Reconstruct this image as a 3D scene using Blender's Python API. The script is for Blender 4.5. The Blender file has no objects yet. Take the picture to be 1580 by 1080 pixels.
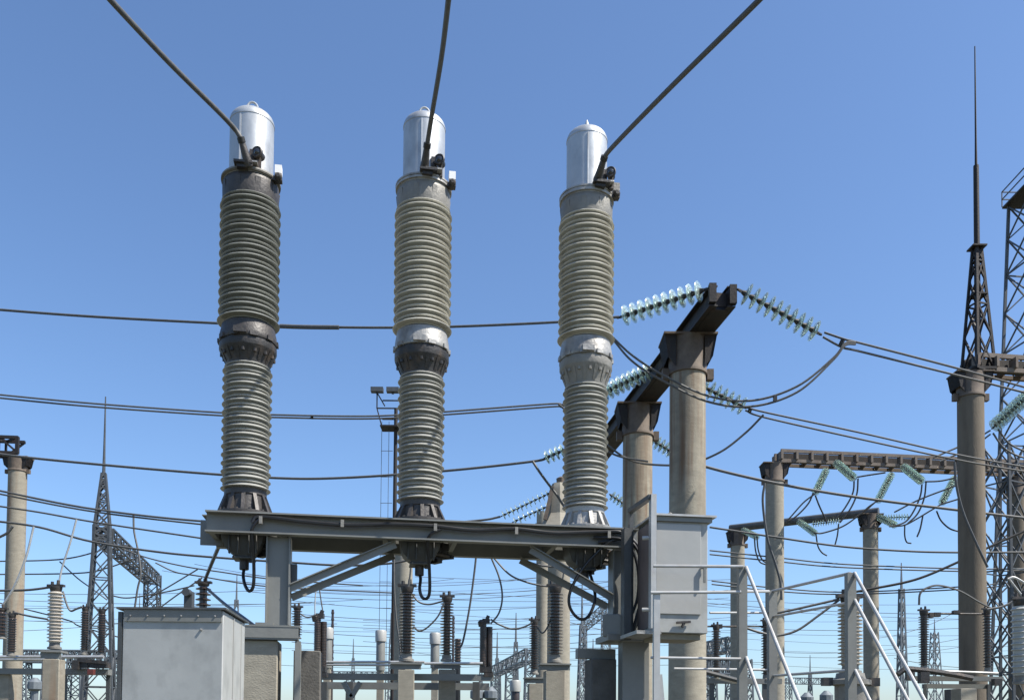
import bpy, math, random
from mathutils import Vector, Matrix
random.seed(7)
R = math.radians
sc = bpy.context.scene
# ------------------------------------------------------------------ camera
F = 1400.0; EYE = 1.7; PITCH = R(2.0); ROLL = R(0.45); HORIZON = 1120.0
SHIFT = (HORIZON - 540) / F - math.tan(PITCH)
_r = Vector((1, 0, 0)); _u = Vector((0, -math.sin(PITCH), math.cos(PITCH))); FW = Vector((0, math.cos(PITCH), math.sin(PITCH)))
RT = _r * math.cos(ROLL) + _u * math.sin(ROLL); UP = _u * math.cos(ROLL) - _r * math.sin(ROLL)
cam = bpy.data.cameras.new('camera'); cob = bpy.data.objects.new('camera', cam); sc.collection.objects.link(cob)
cob.matrix_world = Matrix(((RT.x, UP.x, -FW.x, 0), (RT.y, UP.y, -FW.y, 0), (RT.z, UP.z, -FW.z, EYE), (0, 0, 0, 1)))
cam.sensor_width = 36; cam.lens = 36 * F / 1580; cam.shift_y = SHIFT * F / 1580; cam.clip_start = 0.1; cam.clip_end = 5000
sc.camera = cob
# ------------------------------------------------------------------ light
SUN = Vector((0.94, -0.34, 0)).normalized() * math.cos(R(53)) + Vector((0, 0, math.sin(R(53))))
w = bpy.data.worlds.new('World'); sc.world = w; w.use_nodes = True
nt = w.node_tree; bg = nt.nodes['Background']; sky = nt.nodes.new('ShaderNodeTexSky'); sky.sky_type = 'NISHITA'
sky.sun_disc = False; sky.sun_elevation = R(53); sky.sun_rotation = math.atan2(SUN.x, SUN.y)
sky.altitude = 0; sky.air_density = 1.0; sky.dust_density = .9; sky.ozone_density = 7.2
nt.links.new(sky.outputs[0], bg.inputs[0]); bg.inputs[1].default_value = 0.118
sl = bpy.data.lights.new('sun', 'SUN'); sl.energy = 4.9; sl.angle = R(0.5); sl.color = (1, .95, .87)
so = bpy.data.objects.new('sun', sl); sc.collection.objects.link(so); so.rotation_euler = SUN.to_track_quat('Z', 'Y').to_euler()
sc.view_settings.view_transform = 'Standard'; sc.view_settings.look = 'None'; sc.view_settings.exposure = 0.76; sc.view_settings.gamma = 1

# ------------------------------------------------------------------ helpers
def P(px, py, D):
    """photo position at depth D in front of the camera -> point in the yard"""
    d = FW + RT * ((px - 790) / F) + UP * ((540 - py) / F + SHIFT)
    return Vector((0, 0, EYE)) + d * (D / d.y)
def gz(px, py, D): return P(px, py, D).z
def mpp(D): return D / F
WM = {}; I4 = Matrix.Identity(4)
class MB:
    def __init__(s): s.v = []; s.f = []
    def add(s, vs, fs):
        n = len(s.v); s.v += [Vector(v) for v in vs]; s.f += [tuple(i + n for i in f) for f in fs]; return s
    def box(s, c, size, rz=0, M=None):
        x, y, z = size[0] / 2, size[1] / 2, size[2] / 2
        vs = [Vector((a * x, b * y, d * z)) for a in (-1, 1) for b in (-1, 1) for d in (-1, 1)]
        m = M or Matrix.Rotation(rz, 3, 'Z'); c = Vector(c)
        return s.add([c + m @ v for v in vs], [(0, 1, 3, 2), (4, 6, 7, 5), (0, 4, 5, 1), (2, 3, 7, 6), (0, 2, 6, 4), (1, 5, 7, 3)])
    def prism(s, pts, z0, z1):
        n = len(pts); return s.add([(p[0], p[1], z0) for p in pts] + [(p[0], p[1], z1) for p in pts],
            [tuple(range(n))[::-1], tuple(range(n, 2 * n))] + [(i, (i + 1) % n, n + (i + 1) % n, n + i) for i in range(n)])
    def bar(s, a, b, w, h=None, up=Vector((0, 0, 1))):
        a = Vector(a); b = Vector(b); h = h or w; d = b - a; L = d.length
        if L < 1e-6: return s
        z = d / L
        if abs(z.dot(up)) > .98: up = Vector((0, 1, 0))
        x = z.cross(up).normalized(); y = x.cross(z)
        M = Matrix((x, y, z)).transposed()
        return s.box((a + b) / 2, (w, h, L), M=M)
    def tube(s, pts, r, seg=8, cap=True):
        pts = [Vector(p) for p in pts]; n = len(pts); vs = []; fs = []
        t = (pts[1] - pts[0]).normalized(); x = t.orthogonal().normalized()
        for i, p in enumerate(pts):
            t = (pts[min(i + 1, n - 1)] - pts[max(i - 1, 0)]).normalized()
            x = (x - t * x.dot(t)).normalized(); y = t.cross(x)
            rr = r[i] if isinstance(r, (list, tuple)) else r
            vs += [p + (x * math.cos(2 * math.pi * k / seg) + y * math.sin(2 * math.pi * k / seg)) * rr for k in range(seg)]
        for i in range(n - 1):
            fs += [(i * seg + k, i * seg + (k + 1) % seg, (i + 1) * seg + (k + 1) % seg, (i + 1) * seg + k) for k in range(seg)]
        if cap: fs += [tuple(range(seg))[::-1], tuple(range((n - 1) * seg, n * seg))]
        return s.add(vs, fs)
    def lathe(s, prof, c=(0, 0, 0), seg=32, M=None, a0=0.0):
        c = Vector(c); vs = []; fs = []; n = len(prof)
        for r, z in prof:
            for k in range(seg):
                a = a0 + 2 * math.pi * k / seg; v = Vector((r * math.cos(a), r * math.sin(a), z))
                vs.append(c + (M @ v if M else v))
        for i in range(n - 1):
            fs += [(i * seg + k, i * seg + (k + 1) % seg, (i + 1) * seg + (k + 1) % seg, (i + 1) * seg + k) for k in range(seg)]
        if prof[0][0] > 1e-5: fs.append(tuple(range(seg))[::-1])
        if prof[-1][0] > 1e-5: fs.append(tuple(range((n - 1) * seg, n * seg)))
        return s.add(vs, fs)
def mk(name, mb, m, parent=None, angle=35, bevel=0):
    if parent is not None: W = WM[parent.name]
    else:
        xs = [v.x for v in mb.v]; ys = [v.y for v in mb.v]; zs = [v.z for v in mb.v]
        W = Matrix.Translation(((min(xs) + max(xs)) / 2, (min(ys) + max(ys)) / 2, min(zs)))
    inv = W.inverted(); me = bpy.data.meshes.new(name)
    me.from_pydata([inv @ v for v in mb.v], [], mb.f); me.materials.append(m)
    if angle:
        me.polygons.foreach_set('use_smooth', [True] * len(me.polygons)); me.set_sharp_from_angle(angle=R(angle))
    me.update()
    o = bpy.data.objects.new(name, me); sc.collection.objects.link(o)
    if parent is not None: o.parent = parent
    else: o.matrix_world = W
    WM[o.name] = W
    if bevel:
        b = o.modifiers.new('bevel', 'BEVEL'); b.width = bevel; b.segments = 2; b.limit_method = 'ANGLE'
    return o
def tag(o, label, cat, group=None, kind=None):
    if label: o['label'] = label
    if cat: o['category'] = cat
    if group: o['group'] = group
    if kind: o['kind'] = kind
    return o
def thing(name, label, cat, loc, rz=0, group=None):
    o = bpy.data.objects.new(name, None); sc.collection.objects.link(o); o.empty_display_size = .2
    M = Matrix.Translation(loc) @ Matrix.Rotation(rz, 4, 'Z'); o.matrix_world = M; WM[o.name] = M
    return tag(o, label, cat, group)
def smooth(pts, n=8):
    pts = [Vector(p) for p in pts]
    if len(pts) == 2: return [pts[0].lerp(pts[1], i / n) for i in range(n + 1)]
    q = [pts[0] * 2 - pts[1]] + pts + [pts[-1] * 2 - pts[-2]]; out = []
    for i in range(1, len(q) - 2):
        a, b, c, d = q[i - 1:i + 3]
        for k in range(n):
            t = k / n
            out.append(.5 * (2 * b + (c - a) * t + (2 * a - 5 * b + 4 * c - d) * t * t + (3 * b - a - 3 * c + d) * t ** 3))
    return out + [pts[-1]]
def WP(pts, D=None):
    out = []
    for p in pts: out.append(P(p[0], p[1], p[2] if len(p) > 2 else D))
    return out
def sag(a, b, s, n=14):
    return [a.lerp(b, i / n) - Vector((0, 0, 4 * s * (i / n) * (1 - i / n))) for i in range(n + 1)]

# ------------------------------------------------------------------ materials
def mat(name, col, rough=.5, metal=0., var=.25, scale=6., stretch=(1, 1, 1), bump=0., bscale=40., dirt=None, dirt_amt=.5, dscale=3., dstretch=(1, 1, .15), coat=0., trans=0., spec=.5, rust=None):
    m = bpy.data.materials.new(name); m.use_nodes = True; n = m.node_tree; B = n.nodes['Principled BSDF']; L = n.links.new
    tc = n.nodes.new('ShaderNodeTexCoord'); mp = n.nodes.new('ShaderNodeMapping'); L(tc.outputs['Object'], mp.inputs[0]); mp.inputs['Scale'].default_value = stretch
    oi = n.nodes.new('ShaderNodeObjectInfo'); va = n.nodes.new('ShaderNodeVectorMath'); va.operation = 'ADD'
    sh = n.nodes.new('ShaderNodeVectorMath'); sh.operation = 'SCALE'; sh.inputs[0].default_value = (17, 31, 23); L(oi.outputs['Random'], sh.inputs['Scale'])
    L(mp.outputs[0], va.inputs[0]); L(sh.outputs[0], va.inputs[1])
    nz = n.nodes.new('ShaderNodeTexNoise'); nz.inputs['Scale'].default_value = scale; nz.inputs['Detail'].default_value = 6; nz.inputs['Roughness'].default_value = .65; L(va.outputs[0], nz.inputs['Vector'])
    rp = n.nodes.new('ShaderNodeValToRGB'); rp.color_ramp.elements[0].position = .3; rp.color_ramp.elements[1].position = .7
    rp.color_ramp.elements[0].color = tuple(c * (1 - var) for c in col) + (1,); rp.color_ramp.elements[1].color = tuple(min(1, c * (1 + var * .6)) for c in col) + (1,)
    L(nz.outputs['Fac'], rp.inputs[0]); out = rp.outputs[0]
    if dirt:
        m2 = n.nodes.new('ShaderNodeMapping'); m2.inputs['Scale'].default_value = dstretch; L(tc.outputs['Object'], m2.inputs[0])
        v2 = n.nodes.new('ShaderNodeVectorMath'); v2.operation = 'ADD'; L(m2.outputs[0], v2.inputs[0]); L(sh.outputs[0], v2.inputs[1])
        n2 = n.nodes.new('ShaderNodeTexNoise'); n2.inputs['Scale'].default_value = dscale; n2.inputs['Detail'].default_value = 5; L(v2.outputs[0], n2.inputs['Vector'])
        r2 = n.nodes.new('ShaderNodeValToRGB'); r2.color_ramp.elements[0].position = .5; r2.color_ramp.elements[1].position = .72
        r2.color_ramp.elements[1].color = (dirt_amt,) * 3 + (1,); r2.color_ramp.elements[0].color = (0, 0, 0, 1); L(n2.outputs['Fac'], r2.inputs[0])
        mx = n.nodes.new('ShaderNodeMix'); mx.data_type = 'RGBA'; L(r2.outputs[0], mx.inputs['Factor']); L(out, mx.inputs['A']); mx.inputs['B'].default_value = tuple(dirt) + (1,); out = mx.outputs['Result']
    if rust:   # rust runs washed down from the steel cap
        m3 = n.nodes.new('ShaderNodeMapping'); m3.inputs['Scale'].default_value = (1, 1, .05); L(tc.outputs['Object'], m3.inputs[0])
        v3 = n.nodes.new('ShaderNodeVectorMath'); v3.operation = 'ADD'; L(m3.outputs[0], v3.inputs[0]); L(sh.outputs[0], v3.inputs[1])
        n3 = n.nodes.new('ShaderNodeTexNoise'); n3.inputs['Scale'].default_value = 9; n3.inputs['Detail'].default_value = 3; L(v3.outputs[0], n3.inputs['Vector'])
        sp = n.nodes.new('ShaderNodeSeparateXYZ'); L(tc.outputs['Object'], sp.inputs[0])
        zr = n.nodes.new('ShaderNodeMapRange'); zr.inputs['From Min'].default_value = rust[0]; zr.inputs['From Max'].default_value = rust[1]; zr.inputs['To Min'].default_value = -.3; zr.inputs['To Max'].default_value = .07; L(sp.outputs['Z'], zr.inputs[0])
        ad = n.nodes.new('ShaderNodeMath'); ad.operation = 'ADD'; L(n3.outputs['Fac'], ad.inputs[0]); L(zr.outputs[0], ad.inputs[1])
        r3 = n.nodes.new('ShaderNodeValToRGB'); r3.color_ramp.elements[0].position = .5; r3.color_ramp.elements[1].position = .72; r3.color_ramp.elements[1].color = (.7,) * 3 + (1,); L(ad.outputs[0], r3.inputs[0])
        m4 = n.nodes.new('ShaderNodeMix'); m4.data_type = 'RGBA'; L(r3.outputs[0], m4.inputs['Factor']); L(out, m4.inputs['A']); m4.inputs['B'].default_value = (.13, .062, .025, 1); out = m4.outputs['Result']
    L(out, B.inputs['Base Color'])
    mr = n.nodes.new('ShaderNodeMapRange'); mr.inputs['To Min'].default_value = max(.05, rough - .1); mr.inputs['To Max'].default_value = min(1, rough + .12); L(nz.outputs['Fac'], mr.inputs[0]); L(mr.outputs[0], B.inputs['Roughness'])
    B.inputs['Metallic'].default_value = metal; B.inputs['Coat Weight'].default_value = coat; B.inputs['Transmission Weight'].default_value = trans; B.inputs['Specular IOR Level'].default_value = spec
    if bump:
        nb = n.nodes.new('ShaderNodeTexNoise'); nb.inputs['Scale'].default_value = bscale; nb.inputs['Detail'].default_value = 4; L(va.outputs[0], nb.inputs['Vector'])
        bp = n.nodes.new('ShaderNodeBump'); bp.inputs['Strength'].default_value = bump; bp.inputs['Distance'].default_value = .02; L(nb.outputs['Fac'], bp.inputs['Height']); L(bp.outputs[0], B.inputs['Normal'])
    return m
M = {}
M['porc_cream'] = mat('porcelain_cream', (0.49, 0.475, 0.415), .28, var=.1, scale=3, dirt=(.22, .2, .15), dirt_amt=.45, dscale=5, coat=.3)
M['porc_grey'] = mat('porcelain_grey', (0.37, 0.37, 0.34), .28, var=.1, scale=3, dirt=(.2, .19, .16), dirt_amt=.45, dscale=5, coat=.3)
M['porc_dark'] = mat('porcelain_green_grey', (0.27, 0.275, 0.25), .25, var=.15, scale=3, dirt=(.09, .09, .075), dirt_amt=.5, dscale=5, coat=.35)
M['porc_pale'] = mat('porcelain_pale', (0.42, 0.385, 0.33), .3, var=.1, dirt=(.25, .2, .15), dirt_amt=.4)
M['porc_brown'] = mat('porcelain_brown', (0.042, 0.03, 0.025), .3, var=.25, coat=.3)
M['galv'] = mat('galvanised_metal', (.44, .455, .46), .46, .5, var=.12, scale=4, bump=.05, bscale=15, dirt=(.24, .245, .25), dirt_amt=.7, dscale=6, dstretch=(1, 1, .5))
M['silver'] = mat('silver_painted_casting', (0.35, 0.34, 0.315), .45, .35, var=.2, scale=9, bump=.25, bscale=30, dirt=(.12, .11, .1), dirt_amt=.85, dscale=6, dstretch=(1, 1, .6))
M['flange_grey'] = mat('grey_casting', (0.22, 0.21, 0.185), .55, .15, var=.2, scale=9, bump=.2, bscale=40, dirt=(.1, .09, .08), dirt_amt=.6)
M['iron'] = mat('dark_casting', (0.038, 0.036, 0.035), .5, .2, var=.3, scale=12, bump=.2, bscale=40, dirt=(.16, .11, .07), dirt_amt=.4, dscale=9, dstretch=(1, 1, .6))
M['iron_brown'] = mat('dark_brown_casting', (0.06, 0.054, 0.05), .5, .15, var=.3, scale=12, bump=.2, bscale=40, dirt=(.04, .035, .03), dirt_amt=.6, dscale=9, dstretch=(1, 1, .6))
M['paint'] = mat('grey_paint', (0.178, 0.18, 0.165), .45, var=.14, scale=3, bump=.06, bscale=25, dirt=(.13, .125, .115), dirt_amt=.55, dscale=3, dstretch=(1, 1, .3))
M['paint_dark'] = mat('dark_grey_paint', (0.06, 0.064, 0.064), .5, var=.2, scale=5, bump=.08, dirt=(.14, .12, .1), dirt_amt=.4, dscale=5)
M['paint_light'] = mat('light_grey_paint', (0.33, 0.33, 0.312), .42, var=.08, scale=2, bump=.05, bscale=12, dirt=(.34, .33, .31), dirt_amt=.6, dscale=3, dstretch=(1, 1, .6))
M['rail'] = mat('pale_rail_paint', (0.42, 0.42, 0.405), .4, .2, var=.12, scale=8, dirt=(.3, .25, .2), dirt_amt=.4, dscale=8)
M['door_brown'] = mat('dull_brown_paint', (.17, .13, .115), .55, var=.15, scale=3, dirt=(.1, .08, .07), dirt_amt=.5)
M['concrete'] = mat('spun_concrete', (0.275, 0.252, 0.2), .85, var=.22, scale=5, stretch=(1, 1, 2.2), bump=.25, bscale=45, dirt=(.22, .19, .15), dirt_amt=.6, dscale=2.6, dstretch=(1, 1, .12))
M['concrete_rust'] = mat('rust_streaked_concrete', (0.25, 0.225, 0.175), .85, var=.22, scale=5, stretch=(1, 1, 2.2), bump=.25, bscale=45, dirt=(.22, .12, .06), dirt_amt=.8, dscale=4.5, dstretch=(1, 1, .08))
M['concrete_run'] = mat('concrete_with_rust_runs', (0.3, 0.272, 0.21), .85, var=.24, scale=5, stretch=(1, 1, 2.2), bump=.3, bscale=45, dirt=(.14, .11, .08), dirt_amt=.7, dscale=3.2, dstretch=(1, 1, .1), rust=(4.6, 5.7))
M['cabinet'] = mat('scuffed_grey_paint', (.35, .355, .338), .45, var=.1, scale=2.5, bump=.1, bscale=5, dirt=(.23, .235, .225), dirt_amt=.75, dscale=7, dstretch=(1, 1, .75))
M['concrete_stain'] = mat('brown_stained_concrete', (.15, .122, .088), .85, var=.25, scale=4, stretch=(1, 1, .3), bump=.25, bscale=45, dirt=(.07, .05, .035), dirt_amt=.7, dscale=3, dstretch=(1, 1, .06))
M['concrete_dark'] = mat('weathered_shaded_concrete', (0.1, 0.095, 0.085), .85, var=.3, scale=6, bump=.3, bscale=40, dirt=(.09, .075, .06), dirt_amt=.7, dscale=4)  # dark tone also carries the shade on the pedestals by the frame legs
M['rust'] = mat('dark_rusty_steel', (0.019, 0.016, 0.015), .65, .2, var=.35, scale=10, bump=.2, dirt=(.06, .03, .018), dirt_amt=.4, dscale=6)
M['cap'] = mat('brown_steel_cap', (0.13, 0.1, 0.075), .75, var=.35, scale=7, bump=.2, dirt=(.07, .05, .04), dirt_amt=.8, dscale=3.5, dstretch=(1, 1, .4))
M['beam_conc'] = mat('dirty_concrete_beam', (0.16, 0.13, 0.105), .8, var=.3, scale=5, bump=.2, dirt=(.1, .055, .035), dirt_amt=.7, dscale=4)
M['cable'] = mat('black_cable', (.012, .012, .013), .4, var=.2)
M['wire'] = mat('weathered_aluminium_wire', (0.1, 0.1, 0.097), .6, .3, var=.25, scale=20)
M['wire_pale'] = mat('pale_aluminium_wire', (.5, .5, .48), .45, .6, var=.15, scale=20)
M['fitting'] = mat('dark_fitting', (0.035, 0.034, 0.032), .5, .4, var=.3)
M['glass'] = mat('green_toughened_glass', (.84, .975, .88), .07, var=.08, trans=.85, coat=.4)
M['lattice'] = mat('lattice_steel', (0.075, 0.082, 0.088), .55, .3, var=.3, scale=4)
M['lattice_hazed'] = mat('hazed_lattice_steel', (0.15, 0.17, 0.185), .6, .2, var=.2)  # paler, bluer steel colour stands in for haze over distance
M['ground_m'] = mat('dry_grass_gravel', (0.1, 0.098, 0.065), .95, var=.4, scale=1.5, bump=.5, bscale=8)
M['white'] = mat('white_block', (.8, .8, .78), .5, var=.05)
M['blue'] = mat('blue_sleeve', (.03, .12, .35), .5)
M['redpaint'] = mat('red_paint', (0.12, 0.03, 0.025), .5)
M['glass_dark'] = mat('gauge_glass', (.02, .02, .02), .1, coat=.8)

# ------------------------------------------------------------------ ground
g = MB(); g.box((0, 600, -.1), (4000, 4000, .2)); tag(mk('ground', g, M['ground_m'], angle=0), None, None, kind='structure')

# ------------------------------------------------------------------ breaker row
C2 = P(648, 797, 9.0); ANG = R(8.9); SP = 1.69
def LF(x, y, z):   # breaker-row coordinates -> yard
    return Vector((C2.x + x * math.cos(ANG) - y * math.sin(ANG), C2.y + x * math.sin(ANG) + y * math.cos(ANG), z))
def zc(py): return gz(650, py, 9.0)
ZT = gz(648, 801, 8.66)                     # top of the steel beams
ZB = ZT - .20
def sheds(z0, z1, n, ro, rc, last=None, thin=False):
    """stacked porcelain sheds, top to bottom, with thick rounded rims"""
    prof = [(rc, z0)]; p = (z1 - z0) / n
    for i in range(n):
        z = z0 + p * i; r = ro if not (last and i == 0) else last
        t = p * .5
        k_ = .55 if thin else .66; q = rc + (ro - rc) * (.7 if thin else .78)
        prof += [(rc, z + p * .06), (rc + .004, z + p * .12), (rc + (r - rc) * .5, z + p * .17), (r - .016, z + p * .14), (r - .005, z + p * .14), (r, z + p * (.14 + .09 * k_)),
                 (r - .003, z + p * (.14 + .19 * k_)), (r - .014, z + p * (.14 + .28 * k_)), (rc + (r - rc) * .45, z + p * .50), (rc + .004, z + p * .58), (rc + .004, z + p * .63),
                 (q - .012, z + p * .66), (q - .003, z + p * .68), (q, z + p * .72), (q - .004, z + p * .78), (rc + (q - rc) * .5, z + p * .90), (rc, z + p * .98)]
    return prof + [(rc, z1)]
def ribs(mb, c, n, r0, z0, r1, z1, th, a0=0):
    for k in range(n):
        a = a0 + 2 * math.pi * k / n; d = Vector((math.cos(a), math.sin(a), 0)); t = Vector((-math.sin(a), math.cos(a), 0)) * th / 2
        ri = min(r0, r1) * .8
        q = [d * ri + Vector((0, 0, z0)), d * r0 + Vector((0, 0, z0)), d * r1 + Vector((0, 0, z1)), d * ri + Vector((0, 0, z1))]
        mb.add([Vector(c) + v - t for v in q] + [Vector(c) + v + t for v in q], [(0, 1, 2, 3), (7, 6, 5, 4), (0, 4, 5, 1), (1, 5, 6, 2), (2, 6, 7, 3), (3, 7, 4, 0)])
def bolts(mb, c, n, r, z, s=.022, h=.03, a0=0):
    for k in range(n):
        a = a0 + 2 * math.pi * k / n
        mb.lathe([(s, z), (s, z + h)], Vector(c) + Vector((math.cos(a) * r, math.sin(a) * r, 0)), 6)

YS = [dict(base=751, cone=555, ring=528, sil=515, up=489.5, headb=295, headt=262, plate=255, seam=171.6, apex=160),
      dict(base=769, cone=571, ring=543, sil=528, up=500, headb=307, headt=275, plate=265, seam=179.6, apex=168),
      dict(base=779.5, cone=588, ring=558, sil=543, up=515.6, headb=324, headt=294, plate=283, seam=200.7, apex=189)]
def breaker(i, label, upper, head, mid_top, mid_low, base, tx, gauge_a, ringtype):
    c = LF((i - 1) * SP, 0, 0); Y = YS[i]
    def zc(k, r): return gz((383, 651, 907)[i], Y[k], c.y - r)
    t = thing('breaker_pole', label, 'circuit breaker', Vector((c.x, c.y, ZT)), ANG, 'circuit breaker poles on the steel frame')
    # base casting
    b = MB(); z0, z1 = ZT + .004, zc('base', .195)
    b.lathe([(.275, z0), (.28, z0 + .012), (.28, z0 + .045), (.26, z0 + .05), (.205, z0 + .056), (.19, z1 - .06), (.2, z1 - .05), (.2, z1), (.17, z1)], c, 48)
    ribs(b, c, 12, .268, z0 + .045, .2, z1 - .045, .035, .2); bolts(b, c, 12, .242, z0 + .04, .018, .025, .46)
    mk('base_flange', b, base, t)
    # lower porcelain
    zl0, zl1 = z1, zc('cone', .205)
    b = MB(); b.lathe(sheds(zl0, zl1 + .01, 15, .236, .178, None, True), c, 64); mk('lower_insulator', b, M['porc_grey'], t, 60)
    # middle castings
    za, zb, zcc = zl1, zc('ring', .272), zc('sil', .272)
    b = MB(); b.lathe([(.185, za - .02), (.205, za), (.21, za + .03), (.25, zb - .03), (.268, zb), (.272, zb + .01), (.272, zcc - .02), (.262, zcc - .018), (.262, zcc)], c, 48)
    ribs(b, c, 14, .212, za + .02, .266, zb - .012, .026, .1); bolts(b, c, 14, .246, zb - .06, .016, .03, .32)
    mk('lower_coupling', b, mid_low, t)
    zd = zc('up', .252)
    b = MB(); b.lathe([(.25, zcc), (.27, zcc + .004), (.276, zcc + .02), (.272, zcc + .05), (.268, zcc + (zd - zcc) * .5), (.258, zd - .04), (.252, zd), (.2, zd + .01)], c, 48)
    for k in range(10):
        a = k * .628 + .15; p = c + Vector((math.cos(a) * .272, math.sin(a) * .272, zcc + .02)); b.box(p, (.03, .07, .04), a)
    p = LF((i - 1) * SP - .04, -.275, zcc + .04); b.box(p, (.12, .05, .055), ANG)
    mk('upper_coupling', b, mid_top, t)
    # upper porcelain
    zu0, zu1 = zd, zc('headb', .26)
    b = MB(); b.lathe(sheds(zu0 + .02, zu1 + .03, 13, .289, .226, .297), c, 64); mk('upper_insulator', b, upper, t, 60)
    ze, zf, zg = zu1, zc('headt', .275), zc('plate', .284)
    b = MB(); b.lathe([(.22, ze), (.258, ze), (.262, ze + .02), (.268, ze + .06), (.27, zf - .04), (.266, zf - .01), (.26, zf)], c, 48)
    ribs(b, c, 9, .262, ze + .02, .276, zf - .04, .05, .35)
    mk('head_casting', b, head, t)
    b = MB(); b.lathe([(.262, zf), (.262, zf + .012), (.282, zf + .014), (.282, zg - .026), (.276, zg - .024), (.276, zg - .018), (.284, zg - .016), (.284, zg), (.22, zg + .004)], c, 48)
    mk('head_flange', b, M['silver'] if i else M['flange_grey'], t)
    # can
    zh = zc('seam', .212); zi = zh + .125
    b = MB(); prof = [(.215, zg), (.215, zg + .02), (.21, zg + .025), (.21, zh - .004), (.214, zh - .002), (.214, zh + .012)]
    for k in range(1, 9):
        a = k / 8 * math.pi / 2; prof.append((.05 + .162 * math.cos(a) if k < 8 else .05, zh + .012 + (zi - zh - .012) * math.sin(a)))
    prof.append((0, zi + .003)); b.lathe(prof, c, 64); can = mk('conservator_can', b, M['galv'], t, 40)
    sx = -.035 if i else -.085
    b = MB(); b.box(LF((i - 1) * SP + sx, -math.sqrt(.21 ** 2 - sx * sx) - .001, (zg + zh) / 2), (.014, .012, zh - zg - .04), ANG); mk('weld_seam', b, M['galv'], can)
    b = MB()
    if ringtype == 'ring':
        rr = .05; b.tube([Vector((c.x, c.y, zi + .035)) + LF(math.cos(a) * rr, 0, 0) - LF(0, 0, 0) + Vector((0, 0, .012 + math.sin(a) * rr * 1.25)) for a in [k / 16 * math.pi * 1.66 - 1.03 for k in range(17)]], .011, 8)
    else:
        b.lathe([(.03, zi - .01), (.028, zi + .05), (.016, zi + .09), (.006, zi + .12)], c, 10)
    mk('lifting_ring', b, M['galv'], can)
    # terminal plate
    X0 = (i - 1) * SP
    b = MB(); b.box(LF(X0 + tx, -.255, zg + .008), (.17, .17, .022), ANG); b.box(LF(X0 + tx - .01, -.285, zg - .02), (.1, .06, .03), ANG)
    mk('terminal_plate', b, M['iron'], t)
    b = MB(); b.box(LF(X0 + tx + .05, -.255, zg + .026), (.16, .13, .014), ANG); mk('terminal_pad', b, M['silver'], t)
    # gauge
    gp = LF(X0 + gauge_a, -.225, zg + .15); MR = Matrix.Rotation(ANG - .35, 3, 'Z') @ Matrix.Rotation(R(90), 3, 'X') * .78
    b = MB(); b.lathe([(.05, -.06), (.052, .03), (.068, .035), (.07, .065), (.062, .075), (.05, .07), (0, .07)], gp, 24, MR); b.box(gp + Vector((-.07, .03, 0)), (.05, .08, .1), ANG); b.box(gp + Vector((.0, .0, -.1)), (.04, .05, .12), ANG)
    ga = mk('gauge', b, M['iron'], t)
    b = MB(); b.lathe([(.04, .071), (.02, .085), (0, .088)], gp, 16, MR); mk('gauge_glass', b, M['glass_dark'], ga)
    b = MB(); MR = Matrix.Rotation(ANG, 3, 'Z') @ Matrix.Rotation(R(90), 3, 'X'); bp = LF(X0 + .275, -.14, zg + .06); b.box(bp, (.065, .08, .08), ANG); mk('valve_block', b, M['white'] if i < 2 else M['flange_grey'], t)
    b = MB(); b.lathe([(.03, -.05), (.035, .05), (.018, .07)], bp + Vector((0, 0, -.075)), 12, MR); b.box(bp + Vector((-.02, 0, -.09)), (.11, .07, .035), ANG); mk('valve', b, M['iron'], t)
    # mechanism under the beam
    b = MB(); zt = ZB + .19; zm = gz(650, 866, 8.9)
    def ring(hx, hy, z, ox=0): return [LF(X0 + ox + sx_ * hx, sy_ * hy, z) for sx_, sy_ in ((-1, -1), (1, -1), (1, 1), (-1, 1))]
    lv = [ring(.22, .16, zt), ring(.19, .15, ZB - .03), ring(.16, .13, ZB - .1), ring(.085, .10, zm), ring(.1, .11, zm - .012), ring(.1, .11, zm - .03)]
    vs = sum(lv, []); fs = []
    for q in range(len(lv) - 1): fs += [(q * 4 + k, q * 4 + (k + 1) % 4, q * 4 + 4 + (k + 1) % 4, q * 4 + 4 + k) for k in range(4)]
    fs += [(0, 3, 2, 1), tuple(range(len(vs) - 4, len(vs)))]; b.add(vs, fs)
    for xx in (-.12, -.04, .06, .13): b.box(LF(X0 + xx, -.155, ZB - .06), (.014, .05, .2), ANG)
    mk('mechanism_housing', b, M['paint_dark'], t, bevel=.006)
    b = MB(); b.lathe([(.045, zm - .02), (.045, zm - .12), (.038, zm - .125)], LF(X0, 0, 0), 16); b.lathe([(.02, zm - .02), (.02, zm - .06)], LF(X0 + .07, -.05, 0), 10); mk('cable_gland', b, M['iron'], t)
    b = MB()
    for q, (dx, dz, s) in enumerate([(.17, -.03, .1), (.2, -.075, .09), (.24, -.05, .07), (.17, -.13, .06), (.22, .02, .1), (.29, -.075, .05)]):
        b.box(LF(X0 + dx, .05 + .03 * (q % 3), ZB + dz), (s, .12, s * .7), ANG + .2 * q)
    b.tube([LF(X0 + .1, -.02, ZB - .06), LF(X0 + .3, -.02, ZB - .085)], .02)
    mk('drive_linkage', b, M['iron'], t)
    return t, zg
for i, args in enumerate([
    ('leftmost breaker pole, dark grey-green upper insulator and black castings under a silver can', M['porc_dark'], M['iron_brown'], M['iron_brown'], M['iron'], M['iron_brown'], -.035, .10, 'ring'),
    ('middle breaker pole, cream insulators with silver collar above a black ribbed casting', M['porc_cream'], M['flange_grey'], M['silver'], M['iron'], M['iron_brown'], .03, .15, 'ring'),
    ('rightmost breaker pole, cream insulators with silver-grey castings right down to its base', M['porc_cream'], M['flange_grey'], M['silver'], M['flange_grey'], M['silver'], .08, .2, 'spike')]):
    T, ZG = breaker(i, *args)
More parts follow.
